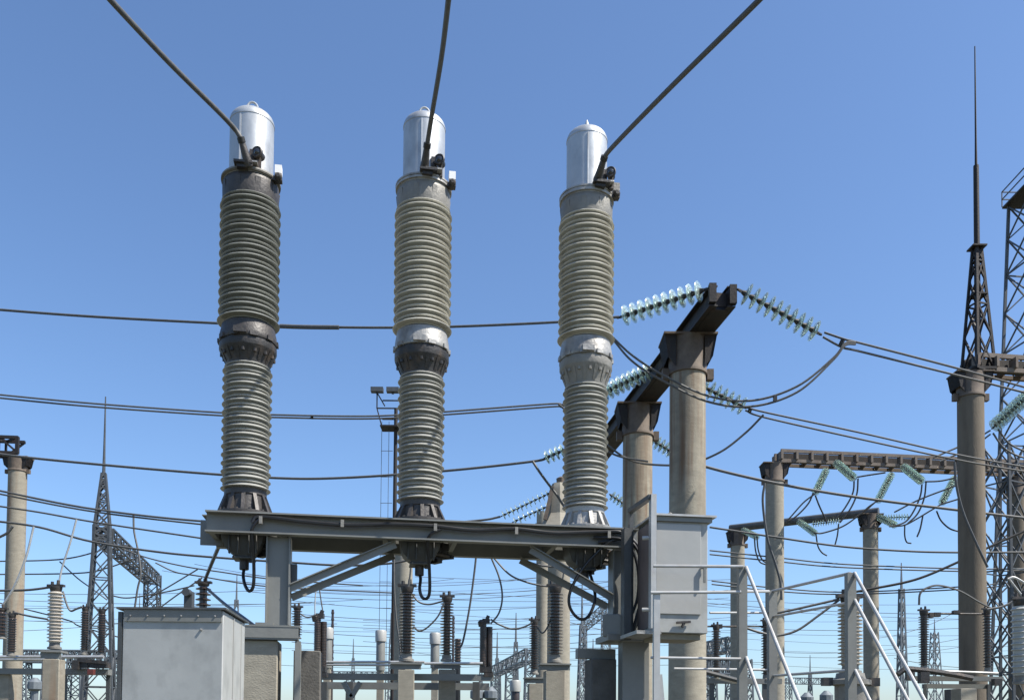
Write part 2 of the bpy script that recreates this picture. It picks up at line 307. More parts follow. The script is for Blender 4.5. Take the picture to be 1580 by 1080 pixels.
# top conductors, swooping towards the viewer overhead
for i, (pts, lab, nm) in enumerate([
    ([(380, 243, 8.42), (372, 215, 8.35), (350, 186, 8.2), (262, 98, 7.3), (170, 0, 6.5), (95, -85, 6.0)], 'thick aluminium cable rising left from the leftmost silver can', 0),
    ([(656, 250, 8.7), (659, 225, 8.6), (666, 180, 8.35), (681, 90, 7.5), (692, 0, 6.7), (701, -90, 6.1)], 'thick aluminium cable rising steeply from the middle silver can', 0),
    ([(925, 268, 8.95), (932, 245, 8.85), (950, 222, 8.6), (1040, 130, 7.7), (1172, 0, 6.7), (1270, -100, 6.2)], 'thick aluminium cable rising right from the rightmost silver can', 0)]):
    w_ = WP(pts); w_.append(w_[-1] + (w_[-1] - w_[-2]).normalized() * 5 - Vector((0, 0, .5))); t = thing('top_conductor', lab, 'cable', w_[0], 0, 'thick cables on the breaker tops')
    mk('strand', MB().tube(smooth(w_, 10), .0225, 12), M['wire'], t)
    d = (w_[1] - w_[0]).normalized(); p0 = w_[0] - d * .08
    mk('lug', MB().tube([p0, p0 + d * .02, p0 + d * .07, p0 + d * .19, p0 + d * .2], [.042, .046, .04, .03, .028], 12), M['iron_brown'], t)
    mk('clamp', MB().tube([p0 + d * .2, p0 + d * .245], [.036, .036], 12), M['fitting'], t)

# ------------------------------------------------------------------ support frame
fr = thing('support_frame', 'grey steel frame carrying the three tall breaker poles', 'frame', LF(0, 0, 0), ANG)
XL, XR = -2.0, 2.16
def channel(y, x0, x1, sgn):
    b = MB(); L = x1 - x0; cx = (x0 + x1) / 2
    b.box(LF(cx, y, (ZT + ZB) / 2), (L, .012, ZT - ZB - .03), ANG)
    b.box(LF(cx, y + sgn * .045, ZT - .0075), (L, .10, .015), ANG); b.box(LF(cx, y + sgn * .045, ZB + .0075), (L, .10, .015), ANG)
    return b
mk('front_beam', channel(-.27, XL, XR, -1), M['paint'], fr)
mk('back_beam', channel(.40, XL - .02, XR, 1), M['paint'], fr)
b = MB(); 
for x in (XL + .02, -SP + .34, -.34, .34, SP - .34, XR - .02): b.box(LF(x, .065, (ZT + ZB) / 2 - .01), (.05, .64, .12), ANG)
b.box(LF(0, .065, ZT - .021), (4.1, .6, .008), ANG)
mk('tie_plate', b, M['paint'], fr)
ep = MB(); ep.box(LF(XL - .03, .2, ZB + .10), (.22, .012, .25), ANG); mk('end_plate', ep, M['paint'], fr, bevel=.03)
ZL = gz(434, 963, 8.5)
def hleg(x, zlow):
    b = MB(); y = -.17
    for s in (-1, 1): b.box(LF(x + s * .105, y, (ZB + zlow) / 2), (.014, .2, ZB - zlow - .002), ANG)
    b.box(LF(x, y - .05, (ZB + zlow) / 2), (.196, .012, ZB - zlow - .002), ANG)
    return b
XA, XB = -1.345, 2.03
mk('leg', hleg(XA, ZL), M['paint'], fr); ZR = gz(957, 972, 8.9); mk('leg', hleg(XB, ZR), M['paint'], fr)
b = MB(); b.box(LF(XA + .14, -.12, gz(455, 880, 8.5)), (.05, .08, .18), ANG); mk('gusset', b, M['paint_dark'], fr)
def ang_bar(a, c_):
    b = MB(); b.bar(a, c_, .012, .07); d = (c_ - a).normalized(); n = Vector((0, 0, 1)).cross(d).normalized()
    b.bar(a + n * .0 + Vector((0, 0, .036)), c_ + Vector((0, 0, .036)), .08, .01); return b
for xa, xb in ((XA + .11, XA + 1.1), (XB - .11, XB - .95)):
    mk('brace', ang_bar(LF(xa, -.24, ZB - .49), LF(xb, -.24, ZB - .03)), M['paint'], fr)
    mk('brace', ang_bar(LF(xa, -.04, ZB - .55), LF(xb, .36, ZB - .03)), M['paint'], fr)
# steel header under the left leg and concrete posts
b = MB(); D0 = 8.25
hz1 = gz(415, 964, D0); hz0 = gz(415, 986, D0)
b.box(LF(-1.40, -.55, (hz0 + hz1) / 2), (.55, .012, hz1 - hz0 - .03), ANG); b.box(LF(-1.40, -.49, hz1 - .008), (.57, .14, .016), ANG); b.box(LF(-1.40, -.49, hz0 + .008), (.55, .12, .016), ANG)
b.box(LF(-1.38, -.2, hz1 - .008), (.4, .44, .016), ANG)
b.box(LF(-1.13, -.5, hz0 / 2), (.05, .08, hz0 - .02), ANG); b.box(LF(-1.13, -.3, hz0 / 2), (.012, .3, hz0 - .02), ANG)
b.box(LF(-1.46, -.25, hz1 + .025), (.16, .1, .05), ANG)
mk('foot_header', b, M['paint'], fr)
def concrete_post(x, y, wx, wy, top, label, m='concrete', lx=True, grp='concrete pedestals'):
    c = LF(x, y, 0) if lx else Vector((x, y, 0))
    b = MB(); b.box((c.x, c.y, top / 2), (wx, wy, top), ANG if lx else R(4))
    return tag(mk('concrete_post', b, M[m], bevel=.012), label, 'post', grp)
concrete_post(-1.47, -.32, .32, .36, hz0 - .004, 'square concrete pedestal just right of the large pale cabinet', 'concrete')
concrete_post(-1.08, .15, .26, .3, hz0 - .05, 'shaded concrete pedestal behind the left frame leg', 'concrete_dark')  # its shade is put into the dark concrete colour
# right foot
b = MB(); zr1 = gz(965, 975, 8.7); zr0 = gz(965, 985, 8.7)
b.box(LF(2.05, -.2, (zr0 + zr1) / 2), (.46, .5, zr1 - zr0), ANG)
b.box(LF(2.12, -.38, zr0 / 2), (.27, .012, zr0 - .01), ANG); b.box(LF(1.99, -.3, zr0 / 2), (.012, .15, zr0 - .01), ANG); b.box(LF(2.25, -.3, zr0 / 2), (.012, .15, zr0 - .01), ANG)
b.box(LF(1.82, .05, zr0 - .1), (.4, .1, .1), ANG)
mk('foot_header', b, M['paint'], fr)
concrete_post(1.86, .0, .26, .3, zr0 - .16, 'shaded concrete pedestal under the right frame leg', 'concrete_dark')
# junction box by the right leg
t = thing('junction_box', 'small grey junction box low on the right frame leg', 'box', LF(1.90, -.33, zr1))
zj0, zj1 = gz(936, 978, 8.7), gz(936, 943, 8.7)
mk('body', MB().box(LF(1.90, -.33, (zj0 + zj1) / 2), (.17, .16, zj1 - zj0), ANG - .5), M['paint'], t, bevel=.008)
mk('lid', MB().box(LF(1.885, -.42, (zj0 + zj1) / 2), (.15, .01, (zj1 - zj0) * .9), ANG - .5), M['paint'], t)
# control cables
ys = -.345
pts = [LF(-1.58, ys - .005, ZB + .1), LF(-1.5, ys, ZT - .04), LF(-1.1, ys, ZT - .07), LF(-.7, ys, ZT - .085), LF(-.3, ys, ZT - .06), LF(.1, ys, ZT - .06), LF(.5, ys, ZT - .085), LF(.9, ys, ZT - .055), LF(1.3, ys, ZT - .08), LF(1.75, ys, ZT - .05), LF(2.0, ys - .01, ZT - .06), LF(2.18, ys - .02, ZT - .25), LF(2.2, ys - .03, ZT - .6), LF(2.12, ys - .02, ZT - .95), LF(2.1, ys, zr1 + .0)]
t = thing('control_cable', 'black control cable clipped along the front beam and down its right end', 'cable', LF(0, ys, ZB))
mk('sheath', MB().tube(smooth(pts, 8), .021), M['cable'], t)
for x in (-1.5, -.75, .13, .92, 1.85): mk('clip', MB().box(LF(x, ys - .012, ZT - .075), (.03, .03, .07), ANG), M['flange_grey'], t)
for q, (dx, lab) in enumerate([(0.0, 'black cable hanging nearest the right frame leg'), (.05, 'black cable hanging beside the bracket frame of the control cabinet')]):
    pts = [LF(1.7 + dx, ys + .03, ZT - .1 - dx), LF(2.0 + dx, ys - .03, ZT - .13), LF(2.13 + dx, ys - .03, ZT - .35), LF(2.14 + dx * 1.6, ys - .02, ZT - .7), LF(2.02 + dx * 2, ys, ZT - 1.0), LF(1.99 + dx, ys, zr1 + .02)]
    tag(mk('control_cable', MB().tube(smooth(pts, 8), .015), M['cable']), lab, 'cable')
for lab, X0, pts in [
    ('black cable loop hanging below the left breaker mechanism', -SP, [(0, 0, -.27), (.0, -.05, -.36), (.03, -.12, -.46), (.075, -.16, -.515), (.115, -.2, -.46), (.12, -.25, -.25), (.11, -.33, -.02), (.12, -.35, .06), (.19, -.35, .15)]),
    ('black cable loop hanging below the middle breaker mechanism', 0, [(0, 0, -.25), (.01, -.05, -.33), (-.0, -.1, -.44), (.025, -.12, -.52), (.07, -.13, -.53), (.095, -.15, -.46), (.085, -.2, -.22), (.06, -.3, -.02), (.09, -.345, .06), (.18, -.35, .11)]),
    ('large black cable loop hanging below the right breaker mechanism', SP, [(.02, -.02, -.15), (.05, -.12, -.3), (.06, -.2, -.5), (-.02, -.24, -.68), (-.12, -.24, -.7), (-.21, -.24, -.58), (-.2, -.25, -.42), (-.08, -.27, -.2), (.08, -.3, -.02), (.17, -.34, .06), (.3, -.35, .1)])]:
    tag(mk('cable_loop', MB().tube(smooth([LF(X0 + a, b_, ZB + c_) for a, b_, c_ in pts], 8), .016), M['cable']), lab, 'cable', 'cable loops under the breakers')
# ------------------------------------------------------------------ big cabinet, lower left
A0, A1, A2 = P(190, 946, 5.6), P(345, 951, 5.6), P(378, 971, 6.3)
tp = gz(270, 929, 5.6)
e1 = (A1 - A0); e1.z = 0; e2 = (A2 - A1); e2.z = 0; W_, Dp = e1.length, e2.length; ca = math.atan2(e1.y, e1.x)
cab = thing('cabinet', 'large pale grey equipment cabinet with overhanging flat roof', 'cabinet', Vector((A0.x, A0.y, 0)), ca)
e1.normalize(); e2.normalize()
def CB(u, v, z): return Vector((A0.x, A0.y, 0)) + e1 * u + e2 * v + Vector((0, 0, z))
def quadbox(u0, u1, v0, v1, z0, z1):
    return MB().add([CB(u0, v0, z0), CB(u1, v0, z0), CB(u1, v1, z0), CB(u0, v1, z0), CB(u0, v0, z1), CB(u1, v0, z1), CB(u1, v1, z1), CB(u0, v1, z1)],
                    [(3, 2, 1, 0), (4, 5, 6, 7), (0, 1, 5, 4), (1, 2, 6, 5), (2, 3, 7, 6), (3, 0, 4, 7)])
mk('body', quadbox(.0, W_, 0, Dp, .25, tp - .05), M['cabinet'], cab, bevel=.006)
mk('roof', quadbox(-.035, W_ + .02, -.025, Dp + .05, tp - .045, tp - .033), M['paint_dark'], cab)
mk('roof_skirt', quadbox(.012, W_ - .012, -.012, Dp + .01, tp - .12, tp - .047), M['paint'], cab)
mk('edge_strip', quadbox(-.03, -.003, -.004, .05, .25, tp - .06), M['paint_dark'], cab)
mk('side_seam', quadbox(W_ + .0, W_ + .006, Dp * .42, Dp * .45, .25, tp - .06), M['paint_light'], cab)
b = MB()
for k in range(6): b.lathe([(.006, 0), (.006, .006), (0, .008)], CB(W_ * (.08 + .168 * k), -.0125, tp - .085), 8, Matrix.Rotation(R(90), 3, 'X'))
mk('rivet_row', b, M['silver'], cab)
mk('side_seam', quadbox(W_ + .0, W_ + .004, Dp * .80, Dp * .82, .25, tp - .06), M['paint_light'], cab)
mk('plinth', quadbox(.05, W_ - .05, .05, Dp - .05, 0, .249), M['concrete_dark'], cab)
mk('lock', MB().lathe([(.008, 0), (.008, .012), (0, .014)], CB(W_ * .78, -.0, gz(300, 971, 5.6)), 10, Matrix.Rotation(R(90), 3, 'X')), M['silver'], cab)
# ------------------------------------------------------------------ control cabinet, right
K0, K1 = P(1010, 800, 8.25), P(1092, 800, 8.32)
e1, kz1, kz0 = (K1 - K0), gz(1050, 797, 8.28), gz(1050, 976, 8.28)
e1.z = 0; KW = e1.length; e1.normalize(); e2 = Vector((-math.sin(ANG), math.cos(ANG), 0)); A0 = K0; KD = .5
kc = thing('control_cabinet', 'grey control cabinet with sheet roof beside the right frame leg', 'cabinet', Vector((K0.x, K0.y, kz0)))
def with_up(z): return z
mk('body', quadbox(0, KW, 0, KD, kz0, kz1 - .01), M['cabinet'], kc, bevel=.006)
mk('roof', quadbox(-.03, KW + .065, -.06, KD + .05, kz1 - .006, kz1 + .012), M['rail'], kc)
mk('roof_skirt', quadbox(.0, KW + .03, -.035, KD, kz1 - .05, kz1 - .008), M['paint'], kc)
mk('roof_hook', MB().tube([CB(.18 + .03 * math.cos(a), .1, kz1 + .01 + .045 * math.sin(a)) for a in [k / 8 * math.pi for k in range(9)]], .007), M['paint'], kc)
dr = mk('door', quadbox(.012, KW - .07, -.016, -.001, kz0 + .17, kz1 - .07), M['paint_light'], kc, bevel=.004)
mk('handle', MB().bar(CB(KW - .05, -.02, kz0 + .6), CB(KW - .05, -.05, kz0 + .6), .05, .02).bar(CB(KW - .05, -.05, kz0 + .62), CB(KW - .05, -.05, kz0 + .46), .02), M['paint'], dr)
mk('cable_tray', quadbox(.04, KW - .05, .06, KD - .06, kz0 - .055, kz0 - .003), M['concrete'], kc)
mk('side_panel', quadbox(-.014, -.002, .06, KD - .02, kz0 + .06, kz1 - .04), M['door_brown'], kc)
mk('bottom_catch', MB().bar(CB(.2, -.03, kz0 + .09), CB(.33, -.03, kz0 + .1), .03, .02).bar(CB(.27, -.03, kz0 + .09), CB(.25, -.04, kz0 + .05), .02), M['iron'], kc)
# bracket frame at its left side
bf = thing('bracket_frame', 'upright angle steel bracket left of the control cabinet, taller than it', 'bracket', CB(-.08, .2, kz0))
zt_ = gz(1005, 763, 8.2)
mk('front_upright', quadbox(-.055, -.005, -.075, -.055, kz0 + .03, zt_).add(quadbox(-.055, -.047, -.054, .0, kz0 + .03, zt_).v, quadbox(-.055, -.047, -.054, .0, kz0 + .03, zt_).f), M['rail'], bf)
mk('back_upright', quadbox(-.09, -.05, KD, KD + .05, kz0 - .02, zt_ - .02), M['paint_dark'], bf)
mk('top_bar', MB().bar(CB(-.05, -.055, zt_ - .02), CB(-.08, KD + .02, zt_ - .02), .05, .04), M['paint_dark'], bf)
mk('bottom_bar', quadbox(-.18, .05, -.05, KD, kz0 - .02, kz0 + .012), M['silver'], bf)
for zz in (.21, .87):
    mk('hinge_pin', MB().tube([CB(-.1, .05, kz0 + zz), CB(-.015, .02, kz0 + zz)], .02, 10), M['rail'], bf)
mk('back_channel', quadbox(-.17, -.1, KD - .1, KD + .02, kz0 - .03, kz1 - .03), M['paint_dark'], bf)
# ------------------------------------------------------------------ access stairs
st = thing('stair_platform', 'grey steel stair platform with pale tubular handrails beside the control cabinet', 'stairs', P(1145, 1080, 8).to_2d().to_3d())
def post(px, py, D, w_, m='paint'):
    p = P(px, py, D); return mk('post', MB().box((p.x, p.y, p.z / 2), (w_, w_ * .8, p.z), .1), M[m], st), p
_, p1 = post(1145, 875, 8.0, .075); _, p2 = post(1312, 884, 8.0, .08); _, p3 = post(1191, 912, 9.2, .085); _, p4 = post(1013, 913, 7.9, .055, 'rail')
def rail(a, b_, r=.0145): return mk('rail', MB().tube([a, b_], r, 10), M['rail'], st)
q = P(1008, 873, 8.0); rail(q, p1 + Vector((0, -.04, .0)))
rail(P(1004, 914, 7.87), P(1143, 913, 7.93)); rail(P(1004, 1014, 7.9), P(1143, 1016, 7.96), .012)
rail(p2 + Vector((0, 0, -.0)), p3); rail(P(1150, 912, 8.02), P(1186, 912, 9.1)); rail(P(1040, 1031, 9.0), P(1190, 1033, 9.2), .012)
rail(p2 - Vector((0, 0, .26)), p3 - Vector((0, 0, .26)), .013); rail(p2 - Vector((0, 0, .86)), p3 - Vector((0, 0, .86)), .014)
rail(P(1095, 945, 9.0), P(1186, 945, 9.2), .012)
dn = Vector((.06, -1.0, -.98))
for pp, offs in ((p1, (0, .80)), (p2, (0, .24, .86))):
    for o_ in offs:
        a = pp - Vector((-.03, .02, o_)); rail(a, a + dn * min(1.5, (a.z - .15) / .98), .0155)
dk = p1.z - 1.3
mk('deck', MB().prism([(p4.x, p4.y), (p1.x, p1.y), (p2.x, p2.y), (p3.x, p3.y), (p4.x, p4.y + 1.1)], dk - .05, dk), M['paint_dark'], st)
for k in range(1, 7):
    z = dk - k * dk / 7; c = (p1 + p2) / 2 + dn * (k * dk / 7 / .98)
    mk('tread', MB().box((c.x, c.y, z), (p2.x - p1.x, .22, .03)), M['paint_dark'], st)
for pp in (p1, p2):
    a = Vector((pp.x, pp.y - .05, dk - .06)); mk('stringer', MB().bar(a, a + dn * ((dk - .1) / .98), .03, .14), M['paint'], st)
rf_ = mk('knee_brace', MB().bar(P(1022, 1085, 7.92), P(1018, 1040, 7.92), .04, .02), M['rail'], st)

# ------------------------------------------------------------------ insulator strings
def glass_disc(r):
    b = MB(); b.lathe([(.02, -.02), (.03, -.014), (r * .55, -.004), (r * .93, .008), (r, .018), (r * .98, .021), (r * .9, .014), (r * .7, .012), (r * .66, .026), (r * .6, .026), (r * .56, .01), (r * .2, .008)], (0, 0, 0), 20); return b
_dm = {}
def string(a, b_, n, r, label, group='glass insulator strings', fit=.12):
    a = Vector(a); b_ = Vector(b_); d = (b_ - a).normalized(); L = (b_ - a).length
    t = thing('insulator_string', label, 'insulator', a, 0, group)
    key = round(r, 3)
    if key not in _dm:
        me = bpy.data.meshes.new('glass_disc'); bb = glass_disc(r); me.from_pydata(bb.v, [], bb.f); me.materials.append(M['glass'])
        me.polygons.foreach_set('use_smooth', [True] * len(me.polygons)); me.set_sharp_from_angle(angle=R(50)); _dm[key] = me
    rod = MB().tube([a, b_], r * .09, 6); cp = MB(); f0 = fit * L; Ls = L * (1 - 2 * fit); rot = d.to_track_quat('Z', 'Y')
    for k in range(n):
        p = a + d * (f0 + Ls * (k + .5) / n)
        o = bpy.data.objects.new('glass_disc', _dm[key]); sc.collection.objects.link(o); o.parent = t
        o.matrix_basis = Matrix.Translation(p - a) @ rot.to_matrix().to_4x4()
        rod.tube([p - d * Ls / n * .5, p - d * .0], [r * .17, r * .3], 8)
    mk('cap_and_pin', rod, M['fitting'], t)
    e = MB()
    for s, q in ((1, a), (-1, b_)):
        e.bar(q + d * s * .01, q + d * s * f0 * .5, r * .25, r * .12); e.bar(q + d * s * f0 * .5, q + d * s * f0, r * .12, r * .25)
    mk('shackle', e, M['fitting'], t)
    return t
def ext(pts, w_, L=14):
    # carry a span on beyond the picture's edge so that it does not stop in mid-air
    w_ = list(w_)
    if pts[0][0] < 0 or pts[0][0] > 1580: w_.insert(0, w_[0] + (w_[0] - w_[1]).normalized() * L + Vector((0, 0, .012 * L)))
    if pts[-1][0] < 0 or pts[-1][0] > 1580: w_.append(w_[-1] + (w_[-1] - w_[-2]).normalized() * L + Vector((0, 0, .012 * L)))
    return w_
def wire(pts, D, r, label, m='wire', group=None, n=8, name='overhead_wire', lw=False):
    w_ = ext(pts, smooth(WP(pts, D), n))
    return tag(mk(name, MB().tube(w_, r, 6), M[m]), label, 'wire', group)
def twin(pts, pts2, D, r, label, m='wire', name='twin_conductor', spacers=(), group=None):
    w1 = ext(pts, smooth(WP(pts, D), 8)); w2 = ext(pts2, smooth(WP(pts2, D), 8))
    t = thing(name, label, 'wire', w1[0], 0, group)
    mk('strand', MB().tube(w1, r, 6), M[m], t); mk('strand', MB().tube(w2, r, 6), M[m], t)
    for s in spacers:
        i = int(s * (len(w1) - 1)); i2 = int(s * (len(w2) - 1)); mk('spacer', MB().bar(w1[i], w2[i2], r * 3), M['fitting'], t)
    return t
# ------------------------------------------------------------------ near gantry
def concrete_column(px, py, D, r, parent, cap=True, m='concrete', capk=1.0, top=None):
    p = P(px, py, D); z = top or p.z; s = r / .28 * capk
    b = MB(); b.lathe([(r * 1.03, 0), (r, z * .5), (r * .97, z - .55 * s)], (p.x, p.y, 0), 40)
    col = mk('column', b, M[m], parent)
    if cap:
        b = MB(); b.lathe([(r * 1.0, z - .58 * s), (r * 1.06, z - .57 * s), (r * 1.06, z - .52 * s), (r * 1.02, z - .5 * s), (r * 1.06, z - .02)], (p.x, p.y, 0), 32)
        gs = []
        for sg in (-1, 1):
            b_k = b; b = MB(); gs.append(b)
            for yy in (-.22 * s, .22 * s):
                x0 = p.x + sg * r * .78; b.add([(x0, p.y + yy - .012, z - .5 * s), (x0, p.y + yy + .012, z - .5 * s), (x0, p.y + yy - .012, z - .03), (x0, p.y + yy + .012, z - .03), (p.x + sg * r * 1.42, p.y + yy - .012, z - .03), (p.x + sg * r * 1.42, p.y + yy + .012, z - .03), (p.x + sg * r * 1.2, p.y + yy - .012, z - .36 * s), (p.x + sg * r * 1.2, p.y + yy + .012, z - .36 * s)],
                      [(0, 2, 4, 6), (1, 7, 5, 3), (0, 1, 3, 2), (2, 3, 5, 4), (4, 5, 7, 6), (6, 7, 1, 0)])
            b.add([(p.x + sg * r * 1.2, p.y - .25 * s, z - .36 * s), (p.x + sg * r * 1.2, p.y + .25 * s, z - .36 * s), (p.x + sg * r * 1.42, p.y + .25 * s, z - .03), (p.x + sg * r * 1.42, p.y - .25 * s, z - .03)], [(0, 1, 2, 3), (3, 2, 1, 0)])
            b = b_k; b.box((p.x + sg * r * 1.22, p.y, z - .56 * s), (r * .35, .12 * s, .16 * s))
        b.box((p.x, p.y, z - .015), (r * 2.9, .56 * s, .03)); cp_ = mk('column_cap', b, M['cap'], parent)
        for g_ in gs: mk('gusset', g_, M['rust'], cp_)
    return p
G = thing('gantry', 'near gantry of two thick rust-streaked concrete columns under a dark twin-channel beam', 'gantry', P(1060, 510, 13.75).to_2d().to_3d())
ZG1 = P(1062, 508, 13.4).z
ca_ = concrete_column(1061, 508, 13.75, .28, G, m='concrete_run', top=ZG1); cb_ = concrete_column(984, 614, 16.7, .28, G, m='concrete_run', top=ZG1)
ax = (cb_ - ca_); ax.z = 0; axn = ax.normalized(); pn = Vector((axn.y, -axn.x, 0))
bA = Vector((ca_.x, ca_.y, ZG1)) - axn * 1.12 + pn * .15; bB = Vector((ca_.x, ca_.y, ZG1)) + axn * 7.2
b = MB()
for s in (-1, 1):
    o_ = pn * s * .105
    b.bar(bA + o_ + Vector((0, 0, .15)), bB + o_ + Vector((0, 0, .15)), .02, .262)
    for dz in (.009, .291): b.bar(bA + o_ * 1.25 + Vector((0, 0, dz)), bB + o_ * 1.25 + Vector((0, 0, dz)), .12, .018)
for k in range(12): p = bA + (bB - bA) * (.012 + k / 11.3); b.box(p + Vector((0, 0, .14)), (.18, .02, .2), math.atan2(axn.y, axn.x) - math.pi / 2)
b.bar(bA + Vector((0, 0, -.001)) + axn * .1, bB + Vector((0, 0, -.001)), .24, .012)
for s in (-1, 1): b.bar(bA + pn * s * .15 + Vector((0, 0, .04)), bA + pn * s * .15 + Vector((0, 0, .31)), .1, .09)
mk('beam', b, M['rust'], G)
def beam_pt(t_, s=-1): return bA + axn * t_ + pn * s * .3 + Vector((0, 0, .18))
# phase 1
s1 = P(1097, 444, 12.62); e1_ = P(952, 491, 13.5)
string(s1, e1_, 10, .15, 'green glass insulator string from the near gantry beam end to the left', fit=.07)
wire([(955, 489, 13.3), (860, 497, 13.3), (700, 504, 13.4), (605, 505.5, 13.4), (520, 505, 13.4), (430, 503, 13.4), (340, 499, 13.4), (150, 489, 13.5), (0, 478, 13.5), (-120, 467, 13.5)], 0, .019, 'topmost single conductor crossing behind the breaker poles')
wire([(432, 503.3, 13.37), (470, 504.6, 13.38), (523, 505.2, 13.38)], 0, .032, 'thick splice sleeve on the topmost conductor between the left and middle poles', name='splice_sleeve')
s2 = P(1137, 446, 12.55); e2_ = P(1268, 517, 12.8)
string(s2, e2_, 10, .155, 'green glass insulator string from the near gantry beam end to the right', fit=.06)
twin([(1272, 513, 12.8), (1305, 524, 12.82), (1330, 530, 12.9), (1480, 569, 13.4), (1590, 600, 13.8)], [(1270, 520, 12.8), (1300, 536, 12.85), (1330, 543, 12.95), (1480, 580, 13.5), (1590, 608, 13.9)], 0, .016, 'twin conductor running right from the near glass string past the lightning mast', spacers=(.22,))
b_ = [(1320, 528, 12.85), (1304, 530, 12.8), (1285, 553, 12.8), (1230, 596, 12.8), (1160, 618, 12.9), (1090, 610, 13.0), (1020, 577, 13.1), (975, 548, 13.2), (945, 520, 13.3)]
twin(b_, [(a, c + (9 if 2 < k < 8 else 3), d) for k, (a, c, d) in enumerate(b_)], 0, .016, 'large twin jumper loop slung in front of the near concrete column', name='jumper_loop', spacers=(.45,))
# phase 2
string(P(1010, 568, 15.3), P(925, 609, 15.9), 9, .16, 'green glass insulator string between the right breaker pole and the second gantry column', fit=.06)
twin([(925, 607, 15.9), (868, 624, 15.9), (850, 623, 15.9), (690, 635, 15.9), (600, 641, 15.9), (530, 642, 15.9), (430, 640, 15.9), (340, 636.5, 15.9), (150, 623, 15.9), (0, 609, 16), (-120, 596, 16)],
     [(925, 611, 15.9), (868, 627, 15.95), (850, 627.5, 15.95), (690, 639.5, 15.95), (600, 645, 15.95), (530, 646, 15.95), (430, 644, 15.95), (340, 641, 15.95), (150, 628, 15.95), (0, 614, 16), (-120, 601, 16)], 0, .016, 'second conductor pair from the top crossing behind the breaker poles', spacers=(.62, .55))
string(P(1068, 588, 15.3), P(1152, 630, 15.5), 8, .16, 'green glass insulator string right of the near concrete column below the jumper', fit=.05)
twin([(1150, 628, 15.5), (1185, 637, 15.5), (1330, 668, 15.8), (1480, 702, 16.3), (1590, 722, 16.6)], [(1150, 633, 15.5), (1180, 644, 15.55), (1330, 678, 15.9), (1480, 710, 16.4), (1590, 729, 16.7)], 0, .016, 'twin conductor running right from the lower glass string behind the near column', spacers=(.1,))
wire([(1178, 640, 15.4), (1150, 668, 15.5), (1110, 698, 15.6), (1060, 716, 15.8), (1000, 716, 16), (965, 706, 16), (935, 685, 16)], 0, .02, 'jumper wire looping below the second glass string', name='jumper_loop')
wire([(862, 624, 15.8), (880, 640, 15.9), (905, 675, 16), (950, 702, 16), (1000, 712, 15.9)], 0, .018, 'dark jumper wire dropping behind the right breaker pole', name='jumper_loop')
# phase 3
string(P(900, 682, 19.8), P(838, 708, 20.2), 7, .16, 'green glass insulator string just left of the right breaker pole foot', fit=.06)
wire([(845, 706, 20.2), (820, 712, 20.2), (690, 726, 20.2), (530, 737, 20.2), (420, 737, 20.3), (250, 725, 20.4), (45, 706, 20.5), (-60, 692, 20.5)], 0, .028, 'third conductor from the top crossing behind the breaker poles')
wire([(822, 712, 20.1), (836, 733, 20.1), (858, 762, 20.2), (880, 790, 20.3), (930, 810, 20.3)], 0, .028, 'short jumper bending down beside the pale column cap', name='jumper_loop')
string(P(995, 672, 19.6), P(1038, 698, 19.8), 6, .16, 'short green glass string seen between the two near gantry columns', fit=.05)
wire([(1030, 696, 19.8), (1086, 719, 20), (1200, 746, 20.4), (1330, 768, 21), (1480, 787, 21.5), (1590, 800, 22)], 0, .032, 'conductor running right past the near column, just under the gantry beam')
# ------------------------------------------------------------------ second gantry line (D~25) behind the right pole
G2 = thing('gantry', 'concrete gantry column with pale tapered cap behind the right breaker pole', 'gantry', P(862, 762, 24.5).to_2d().to_3d())
p = concrete_column(863, 800, 24.5, .31, G2, cap=False)
b = MB(); b.lathe([(.62, p.z - .35), (.45, p.z - .1), (.34, p.z + .1), (.28, p.z + .75), (.2, p.z + .95)], (p.x, p.y, 0), 8); mk('column_cap', b, M['concrete'], G2, 20)
b = MB(); b.lathe([(.12, p.z + .9), (.14, p.z + 1.1), (.05, p.z + 1.15)], (p.x + .05, p.y, 0), 8); b.bar((p.x - .4, p.y - .3, p.z - .1), (p.x - .2, p.y - .3, p.z + .8), .1); b.bar((p.x - .65, p.y, p.z - .2), (p.x + .65, p.y, p.z - .2), .12)
mk('cap_fitting', b, M['cap'], G2)
tag(mk('concrete_column', MB().lathe([(.2, 0), (.2, gz(838, 790, 28))], P(838, 790, 28).to_2d().to_3d(), 24), M['concrete']), 'slimmer grey concrete column immediately left of the capped one', 'column')
string(P(858, 756, 24.6), P(772, 797, 24.9), 12, .13, 'upper of two green glass strings left of the pale column cap', fit=.03)
string(P(858, 775, 25.6), P(790, 806, 25.9), 9, .13, 'lower of two green glass strings left of the pale column cap', fit=.03)
wire([(772, 797, 24.9), (735, 803, 24.9), (600, 812, 25), (345, 806, 25), (150, 786, 25.2), (0, 757, 25.4), (-60, 744, 25.5)], 0, .03, 'conductor grazing the top of the breaker frame from the left')
wire([(340, 812, 25.1), (150, 790, 25.2), (0, 762, 25.4), (-60, 750, 25.5)], 0, .025, 'conductor close beneath the one grazing the frame top')
string(P(940, 762, 24.6), P(970, 782, 24.8), 5, .15, 'short green glass string between right breaker pole and bracket frame', fit=.05)
